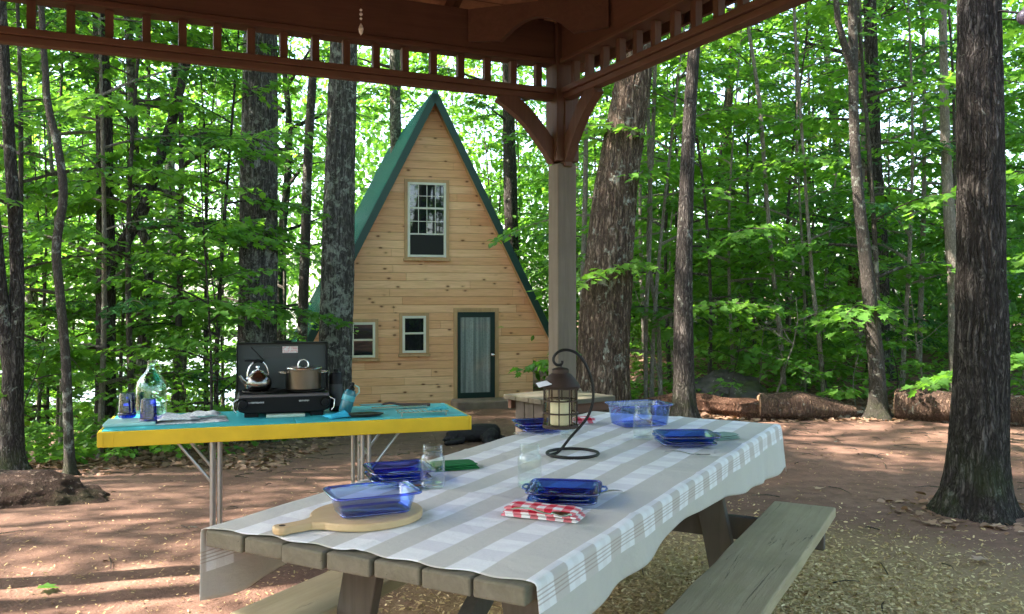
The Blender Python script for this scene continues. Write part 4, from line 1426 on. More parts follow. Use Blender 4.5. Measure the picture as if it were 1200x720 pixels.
t = NT('mossy boulder stone')
v = t.coord()
n1 = t.noise(v, 3, 6, .65); n2 = t.noise(v, 9, 5, .7)
nz = t.n('SeparateXYZ', {0: t.n('TexCoord').outputs['Normal']}).outputs[2]
c_ = t.mix(n2, (.03, .027, .025), (.12, .11, .10))
c_ = t.mix(t.ramp(n1, [(.5, 0.), (.6, .8)]), c_, (.06, .075, .025))
c_ = t.mix(t.ramp(n2, [(.62, 0.), (.7, .8)]), c_, (.36, .34, .31))
M['boulder'] = t.done(t.bsdf(c_, .9, 0, .2, t.bump(n2, .9, .03)))
p = lp(868, 10.2)
rock('mossy_boulder', 'dark mossy boulder behind the reddish log', 'boulder', (p.x + .10, p.y + 1.05, p.z + .12), (.50, .36, .30), M['boulder'], 3.3)
t = NT('earth mound soil')
v = t.coord()
n1 = t.noise(v, 4, 6, .7); n2 = t.noise(v, 22, 4, .7)
c_ = t.mix(n1, (.022, .014, .011), (.065, .04, .03))
c_ = t.mix(t.ramp(n2, [(.58, 0.), (.68, .8)]), c_, (.30, .22, .17))
c_ = t.mix(t.ramp(t.noise(v, 2.5, 5), [(.6, 0.), (.7, .45)]), c_, (.035, .04, .018))
M['mound'] = t.done(t.bsdf(c_, .95, 0, .15, t.bump(t.math('ADD', n1, n2), .9, .03)))
p = gp(20, 600)
rock('earth_mound', 'low dark earth and root mound at the edge of the clearing', 'mound', (p.x - .35, p.y + .42, p.z - .06), (.80, .40, .24), M['mound'], 7.1, 5, .2)


def blob(name, parts, voxel, mat, parent=None, smooth_it=6, fur=0):
    """One continuous skin round ellipsoids and tapered limbs: (p, q, r0, r1)."""
    b = MB()
    for p, q, r0, r1 in parts:
        p, q = Vector(p), Vector(q)
        d = q - p
        n = 9
        pts, rs = [], []
        ax = d.normalized() if d.length > 1e-6 else Vector((0, 0, 1))
        for i in range(5):
            th = math.pi / 2 * (1 - i / 5)
            pts.append(p - ax * r0 * math.sin(th)); rs.append(max(.001, r0 * math.cos(th)))
        for i in range(n):
            f = i / (n - 1)
            pts.append(p.lerp(q, f)); rs.append(r0 + (r1 - r0) * f)
        for i in range(1, 6):
            th = math.pi / 2 * i / 5
            pts.append(q + ax * r1 * math.sin(th)); rs.append(max(.001, r1 * math.cos(th)))
        b.tube(pts, rs, 16)
    o = b.build(name, mat, parent)
    m = o.modifiers.new('remesh', 'REMESH'); m.mode = 'VOXEL'; m.voxel_size = voxel
    s = o.modifiers.new('smooth', 'SMOOTH'); s.iterations = smooth_it; s.factor = .5
    dg = bpy.context.evaluated_depsgraph_get()
    me = bpy.data.meshes.new_from_object(o.evaluated_get(dg))
    o.modifiers.clear()
    o.data = me
    if fur:
        nr = [v.normal.copy() for v in me.vertices]
        for v, n_ in zip(me.vertices, nr):
            v.co += n_ * (noise.noise(v.co * 38) * fur + noise.noise(v.co * 90) * fur * .6)
    me.polygons.foreach_set('use_smooth', [True] * len(me.polygons))
    if not me.materials: me.materials.append(mat)
    return o


M['fur'] = m_plain('black curly fur', (.010, .008, .008), .75, 0, .3, .5, 60, .8)
p = gp(551, 519)
dog = thing('dog', 'black shaggy dog lying on the earth beside the end of the camp table', 'dog', (p.x, p.y, gz(p.x, p.y)), R(8))
dog.scale = (.9, .9, .9)
blob('body', [((.10, .06, .125), (.32, .10, .12), .125, .12), ((-.08, .03, .115), (.10, .06, .125), .105, .125), ((-.20, .0, .125), (-.08, .03, .12), .085, .10),   # trunk
              ((-.265, -.04, .105), (-.22, -.02, .12), .078, .075),                          # skull
              ((-.345, -.10, .062), (-.275, -.05, .09), .036, .055),                         # muzzle
              ((-.235, -.105, .06), (-.235, -.075, .135), .03, .022), ((-.30, .035, .06), (-.265, .03, .14), .03, .022),  # ears
              ((-.12, -.10, .05), (-.30, -.17, .03), .045, .032), ((-.30, -.17, .028), (-.35, -.19, .026), .034, .03),   # front leg
              ((-.14, .12, .05), (-.34, .06, .03), .045, .032),
              ((.30, -.02, .10), (.20, -.12, .07), .10, .07), ((.20, -.12, .06), (.32, -.17, .035), .055, .035), ((.32, -.17, .032), (.20, -.20, .028), .034, .028),  # folded hind leg
              ((.42, .08, .06), (.55, -.04, .03), .035, .02), ((.55, -.04, .03), (.56, -.16, .025), .022, .014)],   # tail
     .012, M['fur'], dog, 4, .009)
ey = MB()
for q in ((-.318, -.048, .128), (-.292, -.112, .122)):
    ey.add([(q[0] + .008 * x, q[1] + .008 * y, q[2] + .008 * z) for x, y, z in ((1, 0, 0), (-1, 0, 0), (0, 1, 0), (0, -1, 0), (0, 0, 1), (0, 0, -1))], [(0, 2, 4), (2, 1, 4), (1, 3, 4), (3, 0, 4), (2, 0, 5), (1, 2, 5), (3, 1, 5), (0, 3, 5)])
ey.build('eyes', m_plain('dark eye', (.02, .012, .008), .1), dog)
MB().lathe([(.0, -.016), (.014, -.01), (.018, 0), (.012, .01), (0, .014)], 12, rot(loc=(-.378, -.122, .066))).build('nose', m_plain('wet nose', (.01, .01, .01), .25), dog, 60)

# ================================================================== camp table
CTA, CTB = Vector((-1.961, 4.15, 0)), Vector((-.235, 4.705, 0))
CTZ = math.atan2(CTB.y - CTA.y, CTB.x - CTA.x)
CTL = (CTB - CTA).length
H_ = .757
ct = thing('folding_table', 'turquoise-topped folding camp table with a yellow rim and chrome legs', 'folding table', CTA, CTZ)
b = MB(); D_ = .56
half = CTL / 2
b.box(.004, half - .002, .004, D_ - .004, H_ - .02, H_); b.box(half + .002, CTL - .004, .004, D_ - .004, H_ - .02, H_)
b.build('tabletop', M['turquoise'], ct, None, .003)
b = MB()
b.box(0, CTL, -.014, .0035, H_ - .078, H_ - .004); b.box(0, CTL, D_ - .0035, D_ + .014, H_ - .078, H_ - .004)
b.box(-.014, -.0005, -.014, D_ + .014, H_ - .078, H_ - .004); b.box(CTL + .0005, CTL + .014, -.014, D_ + .014, H_ - .078, H_ - .004)
b.build('rim', M['yellow'], ct, None, .004)
b = MB().box(-.0145, .012, -.0175, -.0145, H_ - .074, H_ - .008); b.box(.055, .058, -.0160, -.0143, H_ - .077, H_ - .006)
b.build('corner_plate', M['yellow'], ct, None, .002)
for xl, sg in ((.50, 1), (1.29, -1)):
    for yy in (.09, D_ - .09):
        for off in (0, .035):
            zb = gz((CTA + Matrix.Rotation(CTZ, 3, 'Z') @ Vector((xl, yy, 0))).x, (CTA + Matrix.Rotation(CTZ, 3, 'Z') @ Vector((xl, yy, 0))).y)
            b = MB().tube([(xl + off * sg, yy, zb - .02), (xl + off * sg, yy, H_ - .03)], .011, 10)
            b.build('leg', M['leg_metal'], ct, 50)
    b = MB().tube([(xl, .09, .18), (xl, D_ - .09, .18)], .009, 8)
    b.tube([(xl, .09, H_ - .2), (xl, D_ - .09, H_ - .2)], .009, 8)
    b.build('crossbar', M['leg_metal'], ct, 50)
    for yy in (.10, D_ - .10):
        MB().tube([(xl - sg * .20, yy, H_ - .04), (xl, yy, H_ - .30)], .008, 8).build('brace', M['leg_metal'], ct, 50)


def ontab(px, py, z=H_): return on(px, py, z)


# pale board under the glasses
p = ontab(143, 499)
br = MB().box(-.12, .12, -.10, .10, 0, .018).build('serving_board', M['tray'], None, None, .006)
br.location = (p.x + .02, p.y + .06, H_); br.rotation_euler = (0, 0, CTZ)
tag(br, 'pale turquoise board at the outer end of the camp table under a blue tumbler', 'board')
def tumbler(p, label, top, s=1):
    o = thing('tumbler', label, 'glass', p, 0, 'blue tumblers on the camp table')
    h = .128 * s
    pr = [(0, .0), (.040, .0), (.043, .006), (.0415, .02), (.036, h - .012), (.034, h - .002), (.030, h), (0, h)]
    MB().lathe(pr, 32).build('glass_body', M['glass_cobalt'], o, 35)
    # the thick moulded band
    MB().lathe([(.0425, .010), (.0450, .014), (.0450, .022), (.0425, .026)], 32).build('foot_ring', M['glass_cobalt'], o, 50)
    return o
p = ontab(147, 494); tumbler((p.x, p.y + .02, H_ + .0185), 'cobalt blue tumbler upside down on the pale board', 0)
p = ontab(174, 497); tumbler((p.x, p.y, H_ + .0005), 'cobalt blue tumbler standing before the glass jug', 0)
# glass jug
p = ontab(171, 492)
jg = thing('glass_jug', 'greenish glass jug with a narrow neck behind the blue tumblers', 'jug', (p.x, p.y + .07, H_ + .0005))
pr = [(0, .004), (.066, .004), (.074, .012), (.076, .03), (.076, .165), (.070, .192), (.050, .222), (.030, .245), (.021, .262), (.019, .292), (.022, .295), (.022, .305), (.017, .306), (.016, .292), (.018, .262), (.027, .242), (.047, .219), (.067, .189), (.0735, .165), (.0735, .03), (.064, .012), (0, .010)]
MB().lathe(pr, 36).build('glass_body', M['glass_green'], jg, 40)
hd = [(.019, 0, .285), (.034, 0, .288), (.047, 0, .275), (.050, 0, .255), (.044, 0, .232)]
MB().tube(hd, .006, 10).build('handle', M['glass_green'], jg, 60)
MB().lathe([(0, .150), (.0728, .150), (.0728, .156), (0, .156)], 32).build('water_line', m_glass('water surface', (.45, .85, .78)), jg, 40)

# folded newspaper
p = ontab(222, 494)
pp = thing('newspaper', 'crumpled folded newspaper lying beside the blue tumblers', 'newspaper', (p.x, p.y + .02, H_ + .001), CTZ + R(4))
def sheet(sx_, sy_, z, amp, seed, ang=0, off=(0, 0)):
    b = MB(); n, m_ = 22, 14
    vs_ = []
    for i in range(n + 1):
        for j in range(m_ + 1):
            x, y = (i / n - .5) * sx_, (j / m_ - .5) * sy_
            q = noise.noise((x * 9 + seed, y * 9, 0)) * amp + noise.noise((x * 22, y * 22 + seed, 2)) * amp * .4 + amp
            edge = min(1, 4 * min(i / n, 1 - i / n, j / m_, 1 - j / m_) + .25)
            X = x * math.cos(ang) - y * math.sin(ang) + off[0]; Y = x * math.sin(ang) + y * math.cos(ang) + off[1]
            vs_.append((X, Y, z + q * edge))
    b.add(vs_, [(i * (m_ + 1) + j, (i + 1) * (m_ + 1) + j, (i + 1) * (m_ + 1) + j + 1, i * (m_ + 1) + j + 1) for i in range(n) for j in range(m_)])
    return b
t = NT('printed newspaper')
v = t.coord()
ln_ = t.math('FRACT', t.math('MULTIPLY', t.n('SeparateXYZ', {0: v}).outputs[1], 160))
tx = t.math('MULTIPLY', t.ramp(ln_, [(.0, 1.), (.5, 1.), (.55, 0.)]), t.ramp(t.noise(v, 90, 3), [(.45, 0.), (.5, .55)]))
ph_ = t.ramp(t.noise(v, 9, 2), [(.55, 0.), (.6, .8)])
M['paper'] = t.done(t.bsdf(t.mix(t.math('MAXIMUM', tx, ph_), (.72, .71, .71), (.22, .22, .25)), .8, 0, .2))
for i, (a, b_, z, am, sd_, an, of) in enumerate(((.36, .21, .0, .010, 1, 0, (0, 0)), (.20, .18, .016, .020, 4, .12, (-.07, .0)), (.15, .10, .020, .022, 8, -.2, (.07, .02)))):
    o = sheet(a, b_, z, am, sd_, an, of).build('page_fold', M['paper'], pp, 60)
    s_ = o.modifiers.new('s', 'SOLIDIFY'); s_.thickness = .003

# camp stove
p = ontab(339, 488)
SX, SY = .485, .30
ST0 = Vector((p.x - .02, p.y - .02, H_))
RS = Matrix.Rotation(CTZ, 3, 'Z')
stv = thing('camp_stove', 'black two-burner camp stove with its lid raised on the camp table', 'camp stove', ST0, CTZ - R(1))
SZ = CTZ - R(1)
RS = Matrix.Rotation(SZ, 3, 'Z')
b = MB()
prof = [(-.235, .035), (-.19, .020), (.19, .020), (.235, .035), (.245, .09), (.232, .118), (-.232, .118), (-.245, .09)]
Tm = Matrix(((1, 0, 0, 0), (0, 0, -1, SY), (0, 1, 0, 0), (0, 0, 0, 1)))
b.prism(prof, 0, SY, Tm)
b.build('body', M['stove_black'], stv, None, .008, 3)
b = MB().box(-.232, .232, -.006, .012, .105, .122)
b.build('front_lip', m_plain('worn steel lip', (.10, .09, .10), .3, .6), stv, None, .003)
for x, y in ((-.17, .03), (.17, .03), (-.17, .27), (.17, .27)):
    MB().box(x - .035, x + .035, y - .012, y + .012, 0, .022).build('foot', M['stove_black'], stv, None, .003)
for s in (-1, 1):
    MB().lathe([(0, 0), (.024, 0), (.026, .006), (.022, .022), (0, .024)], 20, rot(x=R(90), loc=(s * .212, -.0005, .072))).build('burner_knob', M['stove_black'], stv, 40)
    b = MB().tube([(s * .236, .0, .10), (s * .262, -.012, .085), (s * .258, -.015, .045), (s * .245, -.01, .03)], .004, 8)
    b.build('side_clip', M['chrome'], stv, 60)
for cx in (-.115, .115):
    b = MB()
    for k in range(8):
        a = 2 * math.pi * k / 8
        b.bar((cx + .03 * math.cos(a), .15 + .03 * math.sin(a), .128), (cx + .10 * math.cos(a), .15 + .10 * math.sin(a), .128), .006, .008)
    b.tube([(cx + .1 * math.cos(2 * math.pi * k / 24), .15 + .1 * math.sin(2 * math.pi * k / 24), .128) for k in range(25)], .004, 6, cap=False)
    b.build('pan_support', M['black_iron'], stv)
    MB().lathe([(0, .1185), (.045, .1185), (.045, .124), (.03, .126), (0, .126)], 20, rot(loc=(cx, .15, 0))).build('burner', M['steel'], stv, 40)
# lid: shallow tray standing up at the back
b = MB()
lx, lz0, lz1 = .243, .112, .375
ly = SY - .01
lean = math.tan(R(6))
def lidp(x, y, z): return (x, ly + y + (z - lz0) * lean, z)
def lidbox(b, x0, x1, y0, y1, z0, z1):
    vs_ = [lidp(x, y, z) for z in (z0, z1) for y in (y0, y1) for x in (x0, x1)]
    b.add(vs_, [(0, 2, 3, 1), (4, 5, 7, 6), (0, 1, 5, 4), (2, 6, 7, 3), (0, 4, 6, 2), (1, 3, 7, 5)])
lidbox(b, -lx, lx, .0, .006, lz0, lz1)
ld = b.build('lid', M['lid_grey'], stv, None, .002)
e = MB()
lidbox(e, -lx - .006, -lx, -.045, .008, lz0, lz1 + .006); lidbox(e, lx, lx + .006, -.045, .008, lz0, lz1 + .006)
lidbox(e, -lx, lx, -.045, .008, lz1, lz1 + .006)
lidbox(e, -.05, .05, -.02, .012, lz1 + .0065, lz1 + .016)
e.build('lid_edge', M['stove_black'], ld, None, .002)
w = MB()
lidbox(w, -.105, -.005, -.0035, -.0005, lz1 - .085, lz1 - .022)
lidbox(w, .0, .085, -.0035, -.0005, lz1 - .085, lz1 - .056)
w.build('black_label', m_plain('black sticker', (.012, .012, .012), .4), ld)
w = MB(); lidbox(w, .0, .085, -.0036, -.0005, lz1 - .055, lz1 - .018)
t = NT('warning sticker')
s3 = t.n('SeparateXYZ', {0: t.coord()})
st_ = t.ramp(t.math('FRACT', t.math('MULTIPLY', s3.outputs[2], 110)), [(.45, 0.), (.55, 1.)])
nn = t.ramp(t.noise(t.coord(scale=(120, 1, 40)), 1, 2), [(.42, 0.), (.5, .8)])
w.build('warning_label', t.done(t.bsdf(t.mix(t.math('MULTIPLY', st_, nn), (.62, .60, .60), (.55, .12, .11)), .5)), ld)
w = MB(); lidbox(w, -.205, -.10, -.02, -.001, lz1 - .098, lz1 - .088); w.build('latch_bar', M['stove_black'], ld)
w = MB()
for k in range(12):
    pass
pts = [Vector(lidp(-.17 + .09 * math.sin(k / 14 * 2.4), -.004, lz1 - .02 - .22 * k / 14)) for k in range(15)]
w.tube(pts, .002, 6); w.build('lid_wire', M['stove_black'], ld, 60)
# small pale maker's lettering on the front panel, too small to read
rq = random.Random(3)
MLET = m_plain('pale lettering', (.35, .34, .34), .5)
for x0, x1, zc in ((-.185, -.105, .080), (.075, .125, .083)):
    x = x0
    w = MB()
    while x < x1:
        wd = rq.uniform(.003, .0055)
        w.box(x, x + wd, -.0016, -.0002, zc - rq.uniform(.003, .0045), zc + rq.uniform(.003, .0045))
        x += wd + rq.uniform(.0012, .0022)
    w.build('lettering', MLET, stv)
wh = MB().box(-.10, .10, -.022, .03, .0008, .016).build('folded_cloth', m_plain('pale green folded cloth', (.40, .50, .42), .9, 0, .2, .2, 40, .5), None, None, .004)
q_ = RS @ Vector((.005, -.01, 0))
wh.location = ST0 + q_; wh.rotation_euler = (0, 0, SZ)
tag(wh, 'pale folded cloth tucked between the feet of the camp stove', 'cloth')

# kettle and pot on the burners
kp = ST0 + RS @ Vector((-.135, .12, .1325))
kt = thing('kettle', 'shiny round chrome kettle on the left stove burner', 'kettle', kp, SZ + R(200))
MB().lathe([(0, 0), (.05, .0), (.066, .012), (.073, .035), (.070, .058), (.055, .082), (.036, .095), (.034, .098), (0, .106)], 36).build('body', M['kettle_chrome'], kt, 45)
MB().lathe([(.034, .0985), (.030, .106), (.010, .113), (.006, .116), (.011, .124), (.009, .132), (0, .134)], 24).build('lid', M['chrome'], kt, 45)
MB().tube([(.060, 0, .045), (.085, 0, .062), (.100, 0, .085)], [.017, .012, .009], 12).build('spout', M['kettle_chrome'], kt, 50)
hp = [(.058 * math.cos(a), 0, .078 + .082 * math.sin(a)) for a in [math.pi * k / 14 for k in range(15)]]
MB().tube(hp, .0045, 8).build('handle', M['chrome'], kt, 60)
MB().tube(hp[5:10], .009, 10).build('grip', M['stove_black'], kt, 60)
pp_ = ST0 + RS @ Vector((.105, .13, .1325))
pt = thing('cooking_pot', 'stainless cooking pot with a glass-knobbed lid on the right stove burner', 'pot', pp_, SZ)
MB().lathe([(0, 0), (.088, 0), (.094, .006), (.095, .105), (.099, .108), (.099, .111), (0, .111)], 40).build('body', M['pot_steel'], pt, 40)
MB().lathe([(.099, .1115), (.100, .116), (.096, .121), (.05, .128), (0, .130)], 40).build('lid', M['chrome'], pt, 40)
MB().tube([(.028 * math.cos(math.pi * k / 10), 0, .129 + .032 * math.sin(math.pi * k / 10)) for k in range(11)], .0045, 8).build('lid_handle', M['chrome'], pt, 60)
for s in (-1, 1):
    MB().tube([(s * .094, -.026, .09), (s * .122, -.026, .093), (s * .130, 0, .094), (s * .122, .026, .093), (s * .094, .026, .09)], .0055, 8).build('side_handle', M['steel'], pt, 60)
# tall black canister at the right of the stove
cp = ST0 + RS @ Vector((.285, .16, 0))
cn = thing('fuel_canister', 'slim black canister standing at the right side of the camp stove', 'canister', (cp.x, cp.y, H_ + .0005))
MB().lathe([(0, 0), (.034, 0), (.037, .004), (.037, .200), (.030, .215), (.014, .22), (.014, .235), (0, .235)], 28).build('can', M['stove_black'], cn, 40)
MB().lathe([(.0372, .03), (.0376, .032), (.0376, .15), (.0372, .152)], 28).build('wrap', m_plain('dark wrap', (.02, .02, .022), .6), cn, 40)

# soap bottle leaning
p = ontab(402, 488)
sb = thing('squeeze_bottle', 'teal squeeze bottle with a dark cap leaning at the stove end', 'bottle', (p.x, p.y + .03, H_ + .0165), CTZ)
sb.rotation_euler = (0, R(17), CTZ)
MB().lathe([(0, 0), (.030, 0), (.034, .006), (.034, .06), (.031, .075), (.034, .09), (.034, .105), (.024, .125), (0, .13)], 26).build('body', m_plain('teal bottle plastic', (.02, .13, .17), .2), sb, 40)
MB().lathe([(.0346, .066), (.0352, .068), (.0352, .094), (.0346, .096)], 26).build('label_band', m_plain('turquoise label', (.05, .30, .36), .4), sb, 40)
MB().lathe([(.020, .128), (.018, .14), (.010, .145), (.009, .165), (0, .168)], 20).build('cap', M['stove_black'], sb, 40)
MB().tube([(.034, 0, .1), (.046, 0, .125), (.036, 0, .15), (.012, 0, .155)], .004, 8).build('strap', M['tray'], sb, 60)
# scrubbing cloth
p = ontab(392, 491)
rg = sheet(.12, .11, 0, .022, 21).build('blue_cloth', m_plain('bright blue cloth', (.03, .36, .52), .9, 0, .2, .2, 40, .4), None, 60)
rg.location = (p.x - .0, p.y + .05, H_ + .001); rg.rotation_euler = (0, 0, CTZ + .3)
so = rg.modifiers.new('s', 'SOLIDIFY'); so.thickness = .003
tag(rg, 'crumpled bright blue cloth between the stove and the leaning bottle', 'cloth')
# dark oval tray / trivet
p = ontab(425, 489)
dt = MB().lathe([(0, .0), (.07, .0), (.085, .010), (.088, .013), (.082, .013), (.068, .006), (0, .006)], 32).build('dark_dish', m_plain('dark brown dish', (.035, .022, .018), .3), None, 40)
dt.scale = (1.25, .62, 1.25); dt.location = (p.x, p.y + .03, H_ + .0005); dt.rotation_euler = (0, 0, CTZ)
tag(dt, 'dark brown oval dish lying before the cooking utensils', 'dish')
# spatula, tongs, wire rack
p = ontab(440, 480)
sp_ = thing('spatula', 'teal slotted spatula with a dark handle lying on the camp table', 'spatula', (p.x + .02, p.y + .02, H_ + .002), CTZ + R(6))
bl = MB().prism([(-.11, -.028), (.0, -.036), (.02, .0), (.0, .036), (-.11, .03)], .024, .027)
bl.build('blade', m_plain('teal silicone', (.02, .17, .20), .4), sp_, None, .001)
MB().tube([(.01, 0, .022), (.06, 0, .030), (.12, 0, .018), (.30, 0, .008)], [.006, .006, .008, .009], 10).build('handle', m_plain('brown handle', (.07, .035, .025), .4), sp_, 60)
p = ontab(470, 482)
tg = thing('grill_tongs', 'steel tongs lying behind the wire rack', 'tongs', (p.x, p.y + .10, H_ + .002), CTZ - R(2))
MB().bar((-.18, .008, .010), (.14, .022, .010), .014, .003).build('arm', M['steel'], tg)
MB().bar((-.18, -.008, .010), (.14, -.022, .010), .014, .003).build('arm', M['steel'], tg)
p = ontab(493, 488)
rk = thing('wire_rack', 'small wire cooling rack on the camp table', 'rack', (p.x, p.y + .06, H_ + .001), CTZ)
b = MB()
for k in range(11):
    x = -.13 + .026 * k
    b.tube([(x, -.06, .022), (x, .06, .022)], .0018, 5)
for y in (-.06, .06):
    b.tube([(-.135, y, .022), (.135, y, .022)], .0026, 6)
b.build('grid', M['steel'], rk)
for x in (-.12, .12):
    for y in (-.06, .06):
        MB().tube([(x, y, 0), (x, y, .021)], .0026, 6).build('leg', M['steel'], rk)
p = ontab(512, 486)
cl2 = sheet(.11, .07, 0, .012, 31).build('patterned_cloth', m_plain('teal print cloth', (.05, .32, .36), .9, 0, .2, .7, 45), None, 60)
cl2.location = (p.x, p.y + .05, H_ + .024); cl2.rotation_euler = (0, 0, CTZ)
so = cl2.modifiers.new('s', 'SOLIDIFY'); so.thickness = .003
tag(cl2, 'small teal patterned cloth lying over the wire rack', 'cloth')

# ================================================================== on the picnic table
ZT = ZC + .0045
def ontop(px, py): return on(px, py, ZT)
def dish(name, label, p, rz, lx, ly, h, mat, flare=.018, group=None, cat='dish', rim=.008, th=.004, handles=True, corner=.32, rim_mat=None):
    """A rounded rectangular glass vessel with sloping sides, thickness and a rolled rim."""
    o = thing(name, label, cat, p, rz, group)
    def ring(ax, ay, z, n=40):
        r_ = corner * min(ax, ay)
        out = []
        for k in range(n):
            a = 2 * math.pi * (k + .5) / n
            qx, qy = math.copysign(1, math.cos(a)), math.copysign(1, math.sin(a))
            f = abs(math.cos(a)) ** (2 / 8.0), abs(math.sin(a)) ** (2 / 8.0)
            out.append((qx * f[0] * ax, qy * f[1] * ay, z))
        return out
    hx, hy = lx / 2, ly / 2
    rings = [ring(hx - flare - .012, hy - flare - .012, 0), ring(hx - flare, hy - flare, .010), ring(hx - .004, hy - .004, h - .006), ring(hx + rim, hy + rim, h - .004), ring(hx + rim, hy + rim, h), ring(hx - .002 - th, hy - .002 - th, h - .001),
             ring(hx - flare - th, hy - flare - th, .012), ring(hx - flare - .014, hy - flare - .014, .005)]
    n = len(rings[0])
    b = MB()
    vs_ = [v for r_ in rings for v in r_]
    fs_ = []
    for i in range(len(rings) - 1):
        for k in range(n):
            fs_.append((i * n + k, i * n + (k + 1) % n, (i + 1) * n + (k + 1) % n, (i + 1) * n + k))
    fs_.append(tuple(reversed(range(n)))); fs_.append(tuple((len(rings) - 1) * n + k for k in range(n)))
    b.add(vs_, fs_)
    b.build('glass_body', mat, o, 50)
    rm = rim_mat or M['glass_rim']
    rp_ = ring(hx + rim - .001, hy + rim - .001, h - .001)
    MB().tube(rp_ + [rp_[0]], .0036, 6, cap=False).build('rim', rm, o, 60)
    bp_ = ring(hx - flare - .004, hy - flare - .004, .007)
    MB().tube(bp_ + [bp_[0]], .0034, 6, cap=False).build('foot_rim', rm, o, 60)
    if handles:
        for s in (-1, 1):
            pts = [(s * (hx + rim - .002), -.035, h - .003), (s * (hx + rim + .014), -.028, h - .002), (s * (hx + rim + .018), 0, h - .002), (s * (hx + rim + .014), .028, h - .002), (s * (hx + rim - .002), .035, h - .003)]
            MB().tube(pts, .0035, 8).build('handle', mat, o, 60)
    return o


def jar(p, label, s=1.0):
    o = thing('mason_jar', label, 'jar', p, 0, 'clear glass jars on the picnic table')
    R0, h = .0405 * s, .140 * s
    pr = [(0, .004), (R0 - .008, .003), (R0 - .003, .0), (R0, .008), (R0, h * .66), (R0 - .003, h * .74), (R0 - .009, h * .79), (R0 - .009, h * .83), (R0 - .007, h * .835), (R0 - .007, h * .85), (R0 - .0095, h * .87),
          (R0 - .007, h * .90), (R0 - .0095, h * .93), (R0 - .007, h * .955), (R0 - .009, h), (R0 - .012, h), (R0 - .012, h * .79), (R0 - .006, h * .72), (R0 - .003, h * .64), (R0 - .003, .012), (0, .009)]
    MB().lathe(pr, 36).build('glass_body', M['glass_clear'], o, 40)
    # raised emblem band on the glass
    b = MB()
    for k in range(8):
        a = -1.9 + .1 * k
        b.bar(((R0 + .0006) * math.cos(a), (R0 + .0006) * math.sin(a), h * .42), ((R0 + .0006) * math.cos(a + .05), (R0 + .0006) * math.sin(a + .05), h * .46), .0012, .003)
    b.build('embossing', M['glass_clear'], o)
    return o


def cutlery(name, label, p, q, kind='fork', mat=None, group=None):
    p, q = Vector(p), Vector(q)
    d = (q - p); L = .185
    o = thing(name, label, name, (p.x, p.y, p.z), math.atan2(d.y, d.x), group)
    mt = mat or M['chrome']
    b = MB()
    n = 12
    vs_ = []
    for i in range(n + 1):
        u = i / n
        w = .011 - .013 * u + .006 * u * u if u < .6 else .0042
        w = max(.0032, w)
        z = .004 + .006 * math.sin(math.pi * min(1, u * 1.2))
        for s in (-1, 1):
            vs_.append((u * L * .68, s * w, z)); vs_.append((u * L * .68, s * w, z + .0022))
    fs_ = []
    for i in range(n):
        a, c = 4 * i, 4 * i + 4
        fs_ += [(a, a + 2, c + 2, c), (a + 1, c + 1, c + 3, a + 3), (a, c, c + 1, a + 1), (a + 2, a + 3, c + 3, c + 2)]
    b.add(vs_, fs_); b.build('handle', mt, o, 60)
    b = MB()
    if kind == 'fork':
        b.prism([(L * .66, -.004), (L * .74, -.012), (L * .80, -.012), (L * .80, .012), (L * .74, .012), (L * .66, .004)], .005, .0072)
        for k in range(4):
            y = -.0105 + .007 * k
            b.bar((L * .795, y, .0062), (L, y * .95, .010), .003, .002)
        b.build('tines', mt, o)
    else:
        b.lathe([(0, .0), (.6, .02), (1, .10), (.96, .12), (.55, .05), (0, .03)], 24, Matrix.Translation((L * .84, 0, .004)) @ Matrix.Diagonal((.032, .020, .06, 1)))
        b.build('bowl', mt, o, 60)
    return o


# cutting board with handle
pB = ontop(430, 607)
pH = ontop(338, 624)
hz = math.atan2(pH.y - pB.y, pH.x - pB.x)
cb = thing('cutting_board', 'round wooden paddle board with a short handle at the near end of the table', 'cutting board', (pB.x, pB.y, ZT), hz)
prof = []
Rb = .162
for k in range(40):
    a = R(17) + (2 * math.pi - R(34)) * k / 39
    prof.append((Rb * math.cos(a), Rb * math.sin(a)))
prof += [(Rb + .02, -.026), (Rb + .08, -.024), (Rb + .10, -.030), (Rb + .115, -.022), (Rb + .12, 0), (Rb + .115, .022), (Rb + .10, .030), (Rb + .08, .024), (Rb + .02, .026)]
Tm = Matrix.Diagonal((1, .92, 1, 1))
MB().prism(prof, 0, .021, Tm).build('paddle', M['board_wood'], cb, None, .005, 3)
MB().lathe([(.006, .0213), (.009, .0216), (.009, .0213)], 16, rot(loc=(Rb + .095, 0, 0))).build('hang_hole', m_plain('dark hole', (.04, .025, .015), .8), cb)
pd = on(430, 603, ZT + .022)
dish('loaf_dish', 'pale blue rectangular glass baking dish on the wooden paddle board', (pd.x + .01, pd.y + .03, ZT + .0218), R(24), .232, .160, .062, M['glass_dish'], .016, None, 'baking dish', .010, .004, False, .32, M['glass_rim_pale'])

